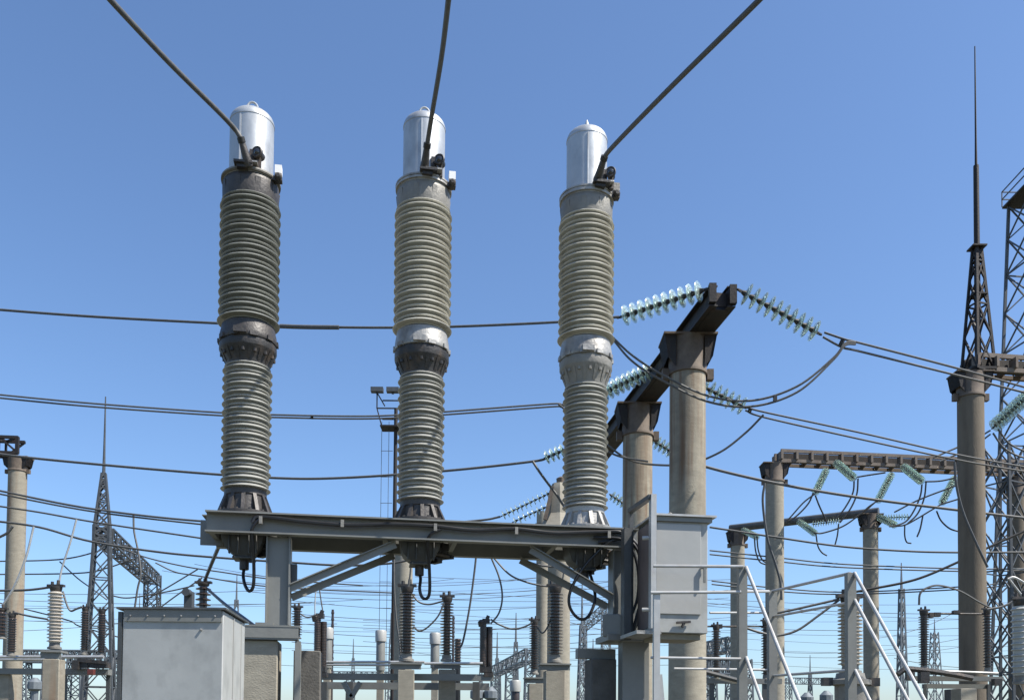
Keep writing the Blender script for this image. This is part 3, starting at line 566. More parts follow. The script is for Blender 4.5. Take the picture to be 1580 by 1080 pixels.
# ------------------------------------------------------------------ lattice helpers
def lattice(mb, c, w0, w1, z0, z1, n, t, legs=True, rz=.3):
    def cor(k, z):
        f = (z - z0) / (z1 - z0); w_ = (w0 + (w1 - w0) * f) / 2; a = rz + math.pi / 4 + k * math.pi / 2
        return Vector((c[0] + math.cos(a) * w_ * 1.414, c[1] + math.sin(a) * w_ * 1.414, z))
    if legs:
        for k in range(4): mb.bar(cor(k, z0), cor(k, z1), t * 1.5)
    hs = [z0]; 
    tot = sum((w0 + (w1 - w0) * (i + .5) / n) for i in range(n)); z = z0
    for i in range(n): z += (z1 - z0) * (w0 + (w1 - w0) * (i + .5) / n) / tot; hs.append(z)
    for i in range(n):
        for k in range(4):
            mb.bar(cor(k, hs[i]), cor((k + 1) % 4, hs[i + 1]), t); mb.bar(cor((k + 1) % 4, hs[i]), cor(k, hs[i + 1]), t)
            if i % 2 == 0: mb.bar(cor(k, hs[i]), cor((k + 1) % 4, hs[i]), t)
    return cor
def truss(mb, a, b_, w_, h, n, t):
    a = Vector(a); b_ = Vector(b_); d = (b_ - a).normalized(); s = Vector((d.y, -d.x, 0)).normalized() * w_ / 2; u = Vector((0, 0, h / 2)); cs = [s + u, -s + u, -s - u, s - u]
    for c in cs: mb.bar(a + c, b_ + c, t * 1.5)
    for i in range(n):
        p, q_ = a.lerp(b_, i / n), a.lerp(b_, (i + 1) / n)
        for k in range(4):
            if i % 2: mb.bar(p + cs[k], q_ + cs[(k + 1) % 4], t)
            else: mb.bar(p + cs[(k + 1) % 4], q_ + cs[k], t)
            mb.bar(p + cs[k], p + cs[(k + 1) % 4], t)
# ------------------------------------------------------------------ right-hand gantries
GC = thing('gantry', 'tall dark-stained concrete column at right carrying a slotted concrete beam', 'gantry', P(1498, 580, 19.1).to_2d().to_3d())
pc = concrete_column(1497, 577, 19.1, .27, GC, m='concrete_stain', capk=.95)
def slotted_beam(parent, a, b_, h, w_, n, m):
    b = MB(); d = (b_ - a).normalized(); s = Vector((d.y, -d.x, 0))
    for sg in (-1, 1):
        o_ = s * sg * w_ / 2
        for dz in (h * .12, h * .88): b.bar(a + o_ + Vector((0, 0, dz)), b_ + o_ + Vector((0, 0, dz)), w_ * .16, h * .24)
        for k in range(n + 1): p = a.lerp(b_, k / n); b.bar(p + o_ + Vector((0, 0, h * .2)), p + o_ + Vector((0, 0, h * .8)), .22, w_ * .14, d)
    o = mk('beam', b, m, parent); mk('slot_shade', MB().bar(a + Vector((0, 0, h * .5)), b_ + Vector((0, 0, h * .5)), w_ * .3, h * .7), M['rust'], o)  # dark filler puts the shadow inside the slots into colour
    return o
zb_ = pc.z
slotted_beam(GC, Vector((pc.x + .0, pc.y, zb_ + .0)), Vector((pc.x + 6, pc.y + .8, zb_ + .0)), .38, .4, 14, M['beam_conc'])
ls = thing('lightning_mast', 'dark lattice spire with long thin rod standing on the tall right column', 'lightning mast', Vector((pc.x, pc.y, zb_)))
b = MB(); zs = gz(1509, 384, 19.1); zb2 = zb_ + .02
co = lattice(b, (pc.x + .17, pc.y), .46, .12, zb2, zs, 5, .03, legs=False); mk('lattice_bracing', b, M['rust'], ls)
for k in range(4): mk('leg', MB().bar(co(k, zb2), co(k, zs), .05), M['rust'], ls)
b = MB(); b.box((pc.x + .17, pc.y, zs + .02), (.3, .3, .03)); b.box((pc.x + .17, pc.y, zb2 + (zs - zb2) * .62), (.3, .3, .03)); b.box((pc.x + .17, pc.y, zb2 + .03), (.54, .5, .05)); mk('plate', b, M['rust'], ls)
z2, z3 = gz(1507, 256, 19.1), gz(1502, 72, 19.1)
mk('pipe', MB().lathe([(.065, zb2 + .3), (.06, zs), (.055, z2)], (pc.x + .17, pc.y, 0), 12), M['rust'], ls)
mk('rod', MB().lathe([(.03, z2 - .02), (.022, z2 + .6), (.012, z3)], (pc.x + .17, pc.y, 0), 8), M['rust'], ls)
GA = thing('gantry', 'gantry with long dark slotted beam from a concrete column towards the right edge', 'gantry', P(1195, 720, 28).to_2d().to_3d())
pa = concrete_column(1195, 716, 28, .285, GA); pb = concrete_column(1568, 738, 29, .29, GA, m='concrete_stain')
za_ = (pa.z); slotted_beam(GA, Vector((pa.x + .1, pa.y, za_)), Vector((pb.x + 1.2, pb.y + .1, za_)), .40, .5, 19, M['beam_conc'])
GB = thing('gantry', 'farther gantry of two concrete columns joined by a slim pipe beam', 'gantry', P(1137, 820, 36).to_2d().to_3d())
pd = concrete_column(1138, 820, 36, .285, GB); pe = concrete_column(1343, 794, 32.7, .27, GB)
mk('beam', MB().tube([(pd.x - .3, pd.y, pd.z + .12), (pe.x + .3, pe.y, pe.z + .12)], .15, 10), M['paint_dark'], GB)
NAMES = ['first from the left', 'second from the left', 'third from the left']
for k, (a, b_) in enumerate([((1276, 723, 28), (1257, 762, 27.2)), ((1377, 729, 28), (1353, 775, 27.2)), ((1474, 735, 28), (1452, 778, 27.2))]):
    string(P(*a), P(*b_), 12, .115, ['hanging pale glass string first from the left under the long slotted beam', 'hanging pale glass string under the middle of the long slotted beam', 'hanging pale glass string beside the tall dark-stained column'][k], 'glass strings under the slotted beam', .04)
for k, (a, b_) in enumerate([((1289, 713, 27.7), (1318, 738, 26.2)), ((1393, 719, 27.7), (1423, 743, 26.2))]):
    string(P(*a), P(*b_), 12, .13, ['stubby green glass string facing the viewer, left half of the slotted beam', 'stubby green glass string facing the viewer, right half of the slotted beam'][k], 'glass strings facing the viewer on the slotted beam', .04)
for k, (a, b_) in enumerate([((1145, 817, 35.5), (1170, 829, 34.5)), ((1231, 803, 34.2), (1259, 824, 33)), ((1353, 796, 32.5), (1383, 811, 31.5))]):
    string(P(*a), P(*b_), 11, .13, ['green glass string at the left end of the slim pipe beam', 'drooping green glass string at the middle of the slim pipe beam', 'drooping green glass string right of the slim pipe beam end'][k], 'glass strings on the slim pipe beam', .04)
for k, (a, b_) in enumerate([((1298, 803, 33.3), (1252, 809, 33.6)), ((1404, 797, 32.3), (1356, 799, 32.5))]):
    string(P(*a), P(*b_), 11, .12, ['level green glass string left of the second slim-beam column', 'level green glass string just right of the second slim-beam column'][k], 'level glass strings on the slim pipe beam', .03)
RJ = [([(1257, 762), (1240, 775), (1222, 795), (1212, 806)], 'curved lead from the first hanging glass string to the column'),
      ([(1255, 760), (1247, 777), (1230, 795), (1216, 804)], 'second curved lead from the first hanging glass string'),
      ([(1258, 764), (1264, 780), (1272, 797), (1276, 808)], 'short lead hanging under the first glass string'),
      ([(1318, 738), (1316, 760), (1304, 783), (1290, 800)], 'curved lead below the left stubby glass string'),
      ([(1324, 738), (1322, 762), (1312, 785), (1296, 806)], 'outer curved lead below the left stubby glass string'),
      ([(1316, 737), (1340, 733), (1366, 729)], 'rising lead between left stubby string and beam'),
      ([(1353, 773), (1340, 782), (1325, 795), (1300, 812), (1270, 822), (1258, 822)], 'long drooping lead from the middle hanging string'),
      ([(1350, 775), (1336, 787), (1318, 799)], 'short lead from the middle hanging string'),
      ([(1423, 743), (1420, 765), (1410, 788), (1398, 804), (1382, 811)], 'curved lead below the right stubby glass string'),
      ([(1429, 743), (1426, 768), (1416, 792), (1400, 808)], 'outer curved lead below the right stubby glass string'),
      ([(1423, 743), (1450, 742), (1474, 737)], 'lead from right stubby string to the beam end'),
      ([(1452, 778), (1435, 788), (1415, 800), (1395, 810), (1372, 812)], 'long drooping lead from the hanging string by the tall column'),
      ([(1445, 788), (1452, 803), (1465, 815), (1480, 820)], 'lead looping right from the last hanging string'),
      ([(1259, 824), (1262, 842), (1268, 852), (1276, 857)], 'dangling cable end below the slim beam middle'),
      ([(1294, 808), (1292, 826), (1288, 842)], 'thin dangling lead left of the second slim-beam column'),
      ([(1396, 810), (1396, 826), (1399, 836), (1406, 838)], 'dangling cable end right of the second slim-beam column'),
      ([(1424, 795), (1420, 815), (1415, 828)], 'thin dangling lead near the tall dark-stained column'),
      ([(1168, 828), (1170, 848), (1176, 863), (1184, 869)], 'dangling lead at the left end of the slim beam'),
      ([(1164, 829), (1166, 850), (1172, 866), (1182, 871)], 'inner dangling lead at the left end of the slim beam'),
      ([(1380, 790), (1420, 770), (1478, 748)], 'thin wire rising behind the last hanging string'),
      ([(1452, 778), (1478, 770)], 'short thin wire into the tall column')]
for pts, lab in RJ: wire(pts, 30 if pts[0][1] > 800 else 27, .024, lab, 'fitting', 'leads around the right-hand glass strings', name='jumper_lead')
# right-hand spans
wire([(1095, 813), (1200, 829), (1300, 843), (1400, 850), (1480, 852), (1590, 852)], 24, .027, 'wire crossing the right columns just below the slim beam')
twin([(1095, 849), (1200, 860), (1300, 870), (1480, 877), (1590, 877)], [(1095, 855), (1200, 866), (1300, 875), (1480, 881), (1590, 880)], 28, .022, 'thin twin wire crossing midway down the right columns')
twin([(1098, 896), (1200, 907), (1310, 913), (1480, 905), (1590, 896)], [(1098, 901), (1200, 912), (1310, 916.5), (1480, 909), (1590, 900)], 30, .022, 'lowest thin twin wire behind the stair handrails')
wire([(1312, 914), (1340, 909), (1412, 894), (1478, 867), (1530, 842), (1590, 815)], 21, .03, 'dark wire slanting up to the right across the tall column', 'fitting')
wire([(1180, 745), (1177, 775), (1184, 830), (1196, 868), (1204, 898), (1206, 925)], 21, .028, 'cable drooping down in front of the slotted-beam column', name='drop_cable')
wire([(1473, 713), (1476, 750), (1486, 790), (1505, 835), (1524, 875)], 16, .022, 'cable curving down in front of the tall dark-stained column', name='drop_cable')
wire([(1295, 925), (1262, 950), (1230, 972), (1200, 980), (1175, 976), (1150, 968)], 15.5, .022, 'slack cable from the ribbed bushing to the left', name='drop_cable')
wire([(1295, 924), (1260, 932), (1225, 940), (1195, 946)], 15.5, .022, 'upper cable from the ribbed bushing to the left', name='drop_cable')
# lattice tower at the right edge
TD = 30.0; tcx = P(1605, 700, TD).x; tcy = TD
tw = thing('lattice_tower', 'tall steel lattice tower cut by the right edge, with railed platform', 'tower', (tcx, tcy, 0))
zp = gz(1580, 306, TD); b = MB(); ww = lambda px: px * mpp(TD)
co = lattice(b, (tcx, tcy), ww(112), ww(56), 0, zp, 12, .042, legs=False, rz=.12); mk('bracing', b, M['lattice'], tw)
for k in range(4): mk('leg', MB().bar(co(k, 0), co(k, zp), .085), M['lattice'], tw)
b = MB(); b.box((tcx + .25, tcy, zp + .06), (2.1, 1.4, .06)); pf = mk('platform', b, M['rust'], tw)
b = MB()
for x in (-.8, -.3, .2, .75, 1.3):
    for y in (-.7, .7): b.bar((tcx + x, tcy + y, zp + .1), (tcx + x, tcy + y, zp + .62), .03)
for z in (.36, .62):
    for y in (-.7, .7): b.bar((tcx - .8, tcy + y, zp + z), (tcx + 1.3, tcy + y, zp + z), .03)
    for x in (-.8, 1.3): b.bar((tcx + x, tcy - .7, zp + z), (tcx + x, tcy + .7, zp + z), .03)
mk('railing', b, M['lattice'], pf)
# wide lattice support leaning behind, lower right
t2 = thing('lattice_tower', 'second lattice tower leg rising behind the tall dark-stained column', 'tower', P(1548, 1000, 26).to_2d().to_3d())
b = MB(); c = P(1552, 900, 26); co = lattice(b, (c.x, c.y), 1.25, .75, 0, gz(1550, 690, 26), 7, .038, legs=False, rz=.5); mk('bracing', b, M['lattice'], t2)
for k in range(4): mk('leg', MB().bar(co(k, 0), co(k, gz(1550, 690, 26)), .07), M['lattice'], t2)
string(P(1592, 605, 24.5), P(1530, 662, 24.5), 11, .2, 'wide pale glass string hanging off the right edge beside the tower', fit=.06)
for k, pts in enumerate([[(1528, 664), (1500, 680), (1440, 706)], [(1528, 670), (1500, 690), (1450, 712)], [(1532, 668), (1548, 690), (1570, 703), (1592, 708)], [(1540, 662), (1556, 683), (1576, 694), (1592, 698)]]):
    wire(pts, 24.5, .025, ['upper twin lead leaving the wide pale string to the left', 'lower twin lead leaving the wide pale string to the left', 'lower jumper curving right under the wide pale string', 'upper jumper curving right under the wide pale string'][k], 'wire', 'leads of the wide pale string', name='jumper_lead')
# ------------------------------------------------------------------ post insulators, bushings and disconnectors
def shed_prof(z0, z1, n, ro, rc):
    prof = [(rc, z0)]; p = (z1 - z0) / n
    for i in range(n):
        z = z0 + p * i; prof += [(rc, z + p * .3), (ro, z + p * .38), (ro, z + p * .5), (rc, z + p * .78)]
    return prof + [(rc, z1)]
def post_insulator(px, y0, y1, D, rpx, n, label, m='porc_brown', base=True, group=None, core=.62, name='post_insulator', px1=None):
    p = P(px, y1, D); z0 = p.z; z1 = gz(px, y0, D); r = rpx * mpp(D)
    t = thing(name, label, 'insulator', p, 0, group)
    h = z1 - z0
    mk('shed_stack', MB().lathe(shed_prof(z0 + h * .1, z1 - h * .08, n, r, r * core), (p.x, p.y, 0), 20), M[m], t)
    b = MB(); b.lathe([(r * .9, z0), (r * .9, z0 + h * .03), (r * .7, z0 + h * .04), (r * .65, z0 + h * .1)], (p.x, p.y, 0), 16); mk('base_casting', b, M['flange_grey'], t)
    b = MB(); b.lathe([(r * .65, z1 - h * .08), (r * .7, z1 - h * .07), (r * .8, z1 - h * .02), (r * .8, z1)], (p.x, p.y, 0), 12)
    b.box((p.x, p.y, z1 + r * .15), (r * 2.2, r * .7, r * .3)); b.lathe([(r * .25, z1 + r * .3), (r * .2, z1 + r * .9)], (p.x + r * .3, p.y, 0), 8); b.lathe([(r * .22, z1 + r * .3), (r * .2, z1 + r * .7)], (p.x - r * .5, p.y, 0), 8)
    mk('top_fitting', b, M['iron'], t)
    return p
def pedestal(px, y0, D, wpx, label, m='concrete', header=True, hw=1.6):
    p = P(px, y0, D); w_ = wpx * mpp(D)
    t = thing('pedestal', label, 'pedestal', (p.x, p.y, 0), .1, 'concrete equipment pedestals'); zt = p.z
    hh = .14 if header else 0
    mk('shaft', MB().box((p.x, p.y, (zt - hh) / 2), (w_, w_, zt - hh - .002), .1), M[m], t, bevel=.012)
    if header: mk('steel_header', MB().box((p.x, p.y, zt - .015), (w_ * hw, w_ * 1.2, .03), .1).box((p.x, p.y - w_ * .4, zt - .08), (w_ * hw, .02, .1), .1), M['paint'], t)
    return p
# left group
post_insulator(84, 905, 1001, 15, 11.5, 15, 'pale ribbed post insulator on the concrete pedestal at far left', 'porc_pale', core=.72)
pedestal(84, 1004, 15, 25, 'rust-stained concrete pedestal under the pale ribbed insulator', 'concrete_rust', hw=1.2)
post_insulator(130, 937, 1010, 17, 6.5, 16, 'left of two slim brown insulators beside the lattice mast foot', group='slim brown disconnector insulators', core=.75)
post_insulator(156, 941, 1014, 17, 6.5, 16, 'right of two slim brown insulators in front of the lattice mast foot', group='slim brown disconnector insulators', core=.75)
post_insulator(17, 948, 1012, 16, 7, 14, 'slim brown insulator in front of the left concrete column', core=.75)
post_insulator(1, 940, 985, 12, 9, 7, 'dark insulator cut by the left edge', core=.7)
def bench(name, label, a, b_, D, hpx, m='paint', pipes=()):
    t = thing(name, label, 'disconnector', P(a[0], a[1], D))
    A, B = P(a[0], a[1], D), P(b_[0], b_[1], D); B.z = A.z
    mk('base_beam', MB().bar(A, B, .16, hpx * mpp(D)), M[m], t)
    for q0, q1, r in pipes: mk('drive_pipe', MB().tube([P(q0[0], q0[1], D - .15), P(q1[0], q1[1], D - .15)], r, 8), M['paint_dark' if r > .04 else 'wire_pale'], t)
    return t
t = bench('disconnector_frame', 'grey disconnector base beam behind the left pedestal with twin pale rods', (-30, 1035), (170, 1035), 16.5, 9, pipes=(((-30, 1013), (160, 1013), .03), ((-30, 1017), (70, 1017), .03)))
b = MB(); b.box(P(128, 1024, 16.4), (.25, .2, .12)); b.box(P(155, 1026, 16.4), (.3, .2, .1)); b.box(P(118, 1026, 16.3), (.12, .1, .15)); b.bar(P(120, 1018, 16.3), P(165, 1022, 16.3), .06); mk('hinge_gear', b, M['iron'], t)
b = MB(); b.box(P(141, 1036, 16.2), (.1, .1, .1)); mk('counterweight', b, M['redpaint'], t)
mk('leg', MB().box((P(5, 1040, 16.5).x, 16.6, P(5, 1040, 16.5).z / 2), (.2, .2, P(5, 1040, 16.5).z)), M['concrete'], t)
for x in (100, 168): q_ = P(x, 1040, 16.6); mk('leg', MB().box((q_.x, q_.y, q_.z / 2), (.07, .07, q_.z)), M['paint_dark'], t)
# centre group
CI = [(627, 905, 1020, 19, 13, 20, 'tall brown ribbed insulator under the middle breaker mechanism', 'porc_brown', .5),
      (689, 921, 1020, 20, 10.5, 18, 'brown ribbed insulator right of the one under the middle mechanism', 'porc_brown', .5),
      (856, 905, 1022, 18, 12.5, 19, 'brown ribbed insulator in front of the capped concrete column', 'porc_brown', .55),
      (824, 957, 1040, 21, 8, 18, 'slim brown insulator left of the twin columns', 'porc_brown', .6),
      (458, 937, 985, 17, 8, 10, 'short dark insulator just right of the left frame leg', 'porc_brown', .6),
      (1105, 965, 1050, 20, 7, 18, 'slim brown insulator right of the control cabinet', 'porc_brown', .6),
      (1182, 958, 1050, 20, 7.5, 18, 'slim brown insulator beside the slotted-beam column foot', 'porc_brown', .6),
      (1426, 942, 1036, 17, 8, 20, 'slim brown insulator at the left end of the right disconnector', 'porc_brown', .6),
      (1524, 940, 1040, 17, 7, 18, 'slim dark insulator at the right end of the right disconnector', 'porc_brown', .6),
      (1577, 925, 1055, 14, 15, 12, 'broad grey ribbed bushing cut by the right edge', 'porc_grey', .8),
      (1312, 922, 1038, 15.5, 18.5, 17, 'large pale grey ribbed bushing behind the right stair post', 'porc_pale', .72)]
for (px, y0, y1, D, rp_, n, lab, m, co_) in CI: post_insulator(px, y0, y1, D, rp_, n, lab, m, core=co_, group='ribbed insulators around the yard')
# smooth brown double insulators (rotary heads)
for k, (px, y0, y1, D, lab) in enumerate([(494, 950, 1030, 19, 'pair of smooth brown insulators at the left end of the central disconnector'), (750, 958, 1030, 19.5, 'pair of smooth brown insulators at the right end of the central disconnector')]):
    t = thing('twin_insulator', lab, 'insulator', P(px, y1, D), 0, 'smooth brown twin insulators')
    for s in (-5, 4.5):
        p = P(px + s, y1, D + (.1 if s > 0 else 0)); z1 = gz(px, y0 + (8 if s > 0 else 0), D); mk('porcelain', MB().lathe(shed_prof(p.z, z1, 30, 5.6 * mpp(D), 4.9 * mpp(D)), (p.x, p.y, 0), 16), M['porc_brown'], t)
    b = MB(); q_ = P(px, y0, D); b.box(q_, (.16, .14, .1)); b.bar(q_, q_ + Vector((.05, 0, .12)), .07); b.lathe([(.07, -.1), (.09, 0), (.05, .05)], q_ + Vector((-.09, 0, -.02)), 10); mk('contact_head', b, M['iron'], t)
    b = MB(); q_ = P(px, y1 + 3, D); b.box(q_, (.26, .2, .12)); b.box(q_ + Vector((.05, 0, -.1)), (.2, .2, .1)); mk('bearing', b, M['iron'], t)
t = bench('disconnector_frame', 'central disconnector base of two grey beams with pale drive rods', (488, 1043), (762, 1043), 19.5, 10, pipes=(((485, 1021), (655, 1021), .03), ((655, 1023), (745, 1023), .03), ((487, 1025), (640, 1026), .025)))
A, B = P(490, 1057, 21), P(755, 1057, 21); B.z = A.z; mk('base_beam', MB().bar(A, B, .15, .16), M['paint'], t)
for px in (500, 540, 735): q_ = P(px, 1050, 20.5); mk('leg', MB().box((q_.x, q_.y, q_.z / 2), (.16, .16, q_.z - .05)), M['paint_dark'], t)
mk('knee_brace', MB().bar(P(530, 1052, 19.5), P(542, 1075, 19.5), .1).bar(P(556, 1052, 19.5), P(542, 1075, 19.5), .1), M['paint'], t)
pedestal(627, 1023, 19, 25, 'concrete pedestal under the tall middle brown insulator', 'concrete', hw=1.9)
pedestal(690, 1023, 20, 26, 'concrete pedestal right of the middle one', 'concrete', hw=1.5)
pedestal(855, 1024, 18, 30, 'concrete pedestal in front of the capped column', 'concrete', hw=1.6)
pedestal(826, 1045, 21, 22, 'low concrete pedestal left of the twin columns', 'concrete', hw=1.6)
for k, (px, y0, y1, D, lab) in enumerate([(587, 972, 1034, 24, 'grey capped current transformer left of the middle insulators'), (671, 976, 1030, 24, 'grey capped current transformer between the two middle insulators'), (505, 968, 1030, 25, 'grey capped current transformer behind the smooth brown pair'), (795, 1049, 1085, 30, 'low white-topped unit left of the slim brown insulator')]):
    t = thing('current_transformer', lab, 'transformer', P(px, y1, D), 0, 'capped current transformers'); p = P(px, y1, D); s = mpp(D); z1 = gz(px, y0, D)
    mk('tank', MB().lathe([(7 * s, p.z), (7 * s, z1 - 17 * s), (6.5 * s, z1 - 16 * s)], (p.x, p.y, 0), 20), M['paint'] if k < 3 else M['porc_brown'], t)
    mk('cap', MB().lathe([(8.6 * s, z1 - 17.5 * s), (8.8 * s, z1 - 2 * s), (7.5 * s, z1), (0, z1 + .5 * s)], (p.x, p.y, 0), 20), M['paint_light'], t)
    mk('stand', MB().box((p.x, p.y, p.z / 2), (10 * s, 10 * s, p.z - .002)), M['concrete'], t)
# dark secondary posts
for k, (px, y0, y1, D, r, lab) in enumerate([(512, 940, 1040, 27, 2.6, 'thin dark pole behind the left smooth brown pair'), (699, 950, 1020, 27, 2.4, 'thin dark pole right of the second middle insulator'), (621, 985, 1030, 26, 6, 'dark stub insulator left of the tall middle insulator'), (706, 985, 1030, 26, 6, 'dark stub insulator right of the second middle insulator'), (510, 1000, 1050, 26, 4, 'dark stub insulator below the left smooth brown pair')]):
    p = P(px, y1, D); tag(mk('stub_insulator', MB().lathe([(r * mpp(D), 0)] + shed_prof(p.z, gz(px, y0, D), 10, r * mpp(D), r * mpp(D) * .75), (p.x, p.y, 0), 12), M['porc_brown']), lab, 'insulator')
# right group
t = bench('disconnector_frame', 'right disconnector base beam crossing the foot of the tall column', (1400, 1046), (1545, 1050), 16.5, 7, pipes=(((1435, 1034), (1540, 1038), .02),))
b = MB(); b.tube(smooth(WP([(1385, 1040), (1398, 1032), (1420, 1033), (1470, 1040), (1500, 1046)], 16.2), 6), .05); b.box(P(1404, 1042, 16.2), (.14, .1, .14)); b.box(P(1425, 1045, 16.2), (.16, .14, .2)); b.box(P(1538, 1052, 16.2), (.14, .12, .12)); mk('drive_gear', b, M['iron'], t)
A, B = P(1425, 1058, 16.8), P(1525, 1058, 16.8); B.z = A.z; mk('base_beam', MB().bar(A, B, .14, .08), M['paint'], t)
for px in (1427, 1525): q_ = P(px, 1055, 16.7); mk('leg', MB().box((q_.x, q_.y, q_.z / 2), (.05, .05, q_.z)), M['paint_dark'], t)
pedestal(1487, 1062, 16, 26, 'white-streaked concrete pedestal in front of the tall column foot', 'concrete', header=False)
pedestal(1470, 1063, 18, 18, 'darker concrete pedestal behind the white-streaked one', 'concrete_dark', header=False)
t = bench('disconnector_frame', 'disconnector base seen between cabinet and stair posts', (1088, 1050), (1205, 1050), 20, 8, pipes=(((1085, 1035), (1150, 1052), .05),))
for px in (1098, 1180): q_ = P(px, 1052, 20); mk('leg', MB().box((q_.x, q_.y, q_.z / 2), (.1, .1, q_.z)), M['paint_dark'], t)
tk = thing('bushing_stand', 'dark flanged tank under the large pale ribbed bushing', 'transformer', P(1312, 1060, 15.5).to_2d().to_3d())
p = P(1312, 1038, 15.5); mk('tank', MB().lathe([(.26, 0), (.26, p.z - .22), (.34, p.z - .2), (.34, p.z - .12), (.25, p.z - .1), (.23, p.z - .003)], (p.x, p.y, 0), 24), M['flange_grey'], tk)
for s_ in (-.4, .4): mk('flange_lug', MB().box((p.x + s_, p.y, p.z - .15), (.16, .15, .14)), M['iron'], tk)
wire([(1418, 933), (1420, 915), (1432, 906), (1450, 903), (1480, 911), (1510, 928), (1535, 941)], 16.8, .02, 'arched cable over the right disconnector', name='drop_cable')
b = MB().tube(WP([(1426, 946), (1526, 947)], 17), .02); tag(mk('contact_arm', b.box(P(1445, 948, 17), (.12, .1, .08)).box(P(1436, 949, 17), (.08, .1, .09)).box(P(1475, 944, 17), (.12, .1, .06)), M['iron']), 'contact arm joining the two right disconnector insulators', 'contact arm')
b = MB().tube(WP([(1090, 966), (1185, 966)], 20), .02); tag(mk('contact_arm', b.box(P(1106, 969, 20), (.1, .1, .09)).box(P(1112, 966, 20), (.06, .1, .09)), M['iron']), 'contact arm between the two slim insulators behind the stair post', 'contact arm')
wire([(1523, 940), (1548, 935), (1568, 925), (1590, 915)], 16.5, .022, 'cable from the right disconnector to the broad bushing', name='drop_cable')
wire([(1555, 893), (1566, 891), (1590, 905)], 15, .02, 'pale bent bus tube at the right edge', 'wire_pale', name='bus_tube')
wire([(1557, 893), (1578, 920)], 15, .015, 'pale slanting rod under the bent bus tube', 'wire_pale', name='bus_tube')
# insulator above the big cabinet
post_insulator(313, 900, 950, 11, 11.5, 5, 'brown bushing showing above the large pale cabinet roof', 'porc_brown', core=.5)
wire([(338, 842, 9.2), (327, 868, 10), (316, 895, 10.9)], 0, .02, 'black cable from the frame end down to the brown bushing', 'cable', name='drop_cable')
wire([(320, 908, 10.9), (345, 930, 9.8), (372, 950, 8.8), (395, 967, 8.3)], 0, .017, 'black cable slanting from brown bushing to the frame foot', 'cable', name='drop_cable')
b = MB(); q_ = P(292, 925, 11.4); b.box(q_, (.1, .1, .2)); b.lathe([(.05, 0), (.05, .1)], q_ + Vector((0, -.03, .08)), 12, Matrix.Rotation(R(90), 3, 'X')); b.box((q_.x, q_.y, (q_.z - .1) / 2), (.06, .06, q_.z - .1)); tag(mk('gauge_stand', b, M['lattice']), 'small round gauge housing left of the brown bushing', 'gauge')
# ------------------------------------------------------------------ left column, mast, portal
GL = thing('gantry', 'concrete column at far left carrying a dark truss beam end', 'gantry', P(27, 708, 29).to_2d().to_3d())
pl = concrete_column(28, 706, 29, .285, GL, m='concrete_rust', capk=.8)
b = MB(); truss(b, (pl.x - 4, pl.y - .4, pl.z + .33), (pl.x + .1, pl.y, pl.z + .33), .5, .5, 7, .06); b.bar((pl.x + .1, pl.y - .25, pl.z + .05), (pl.x + .1, pl.y - .25, pl.z + .6), .1); mk('truss_beam', b, M['rust'], GL)
LM = thing('lattice_mast', 'slender steel lattice mast with lightning rod at left', 'mast', P(158, 1000, 44).to_2d().to_3d())
c = P(158, 820, 44); za_, zb_, zc_ = gz(158, 835, 44), gz(158, 812, 44), gz(160, 730, 44); s44 = mpp(44)
b = MB(); co = lattice(b, (c.x, c.y), 50 * s44, 21 * s44, 0, za_, 8, .055, legs=False); lattice(b, (c.x, c.y), 21 * s44, 21 * s44, za_, zb_, 2, .09); co2 = lattice(b, (c.x, c.y), 21 * s44, 5 * s44, zb_, zc_, 6, .06, legs=False); mk('bracing', b, M['lattice'], LM)
for k in range(4): mk('leg', MB().bar(co(k, 0), co(k, za_), .12).bar(co2(k, zb_), co2(k, zc_), .09), M['lattice'], LM)
mk('rod', MB().lathe([(.09, zc_ - .2), (.06, zc_ + 1), (.03, gz(162, 612, 44))], (c.x, c.y, 0), 8), M['lattice'], LM)
e = P(236, 872, 58); e.z = (za_ + zb_) / 2
LP_ = thing('lattice_portal', 'lattice truss arm with its own lattice leg receding behind the mast', 'portal', (e.x, e.y, 0))
b = MB(); d = (e - Vector((c.x, c.y, e.z))); truss(b, Vector((c.x, c.y, e.z)) + d * .03, e, .8, .7, 16, .055); mk('truss_arm', b, M['lattice'], LP_)
b = MB(); lattice(b, (e.x, e.y), .85, .8, 0, e.z + .35, 14, .055, rz=.1); mk('lattice_leg', b, M['lattice'], LP_)
# floodlight mast behind the middle pole
fm = thing('floodlight_mast', 'dark tubular floodlight mast with ladder behind the middle breaker pole', 'mast', P(611, 1000, 40).to_2d().to_3d())
q_ = P(611, 630, 40); zt = q_.z
mk('mast_tube', MB().lathe([(.11, 0), (.08, zt)], (q_.x, q_.y, 0), 12), M['rust'], fm)
b = MB()
for dx in (-.62, -.3): b.bar((q_.x + dx, q_.y, 0), (q_.x + dx, q_.y, zt - .6), .02)
for k in range(12): z = 2.2 + k * (zt - 3) / 11; b.bar((q_.x - .62, q_.y - .15, z), (q_.x - .1, q_.y - .15, z), .02)
mk('ladder', b, M['lattice'], fm)
b = MB(); x0, x1 = -.75, .7
zz = zt - .9; b.box((q_.x - .05, q_.y, zz), (1.2, .8, .06)); b.bar((q_.x - .6, q_.y, zz), (q_.x - .85, q_.y, zz + .9), .05); b.bar((q_.x - .85, q_.y, zz + .9), (q_.x - .85, q_.y, zz + 1.6), .05)
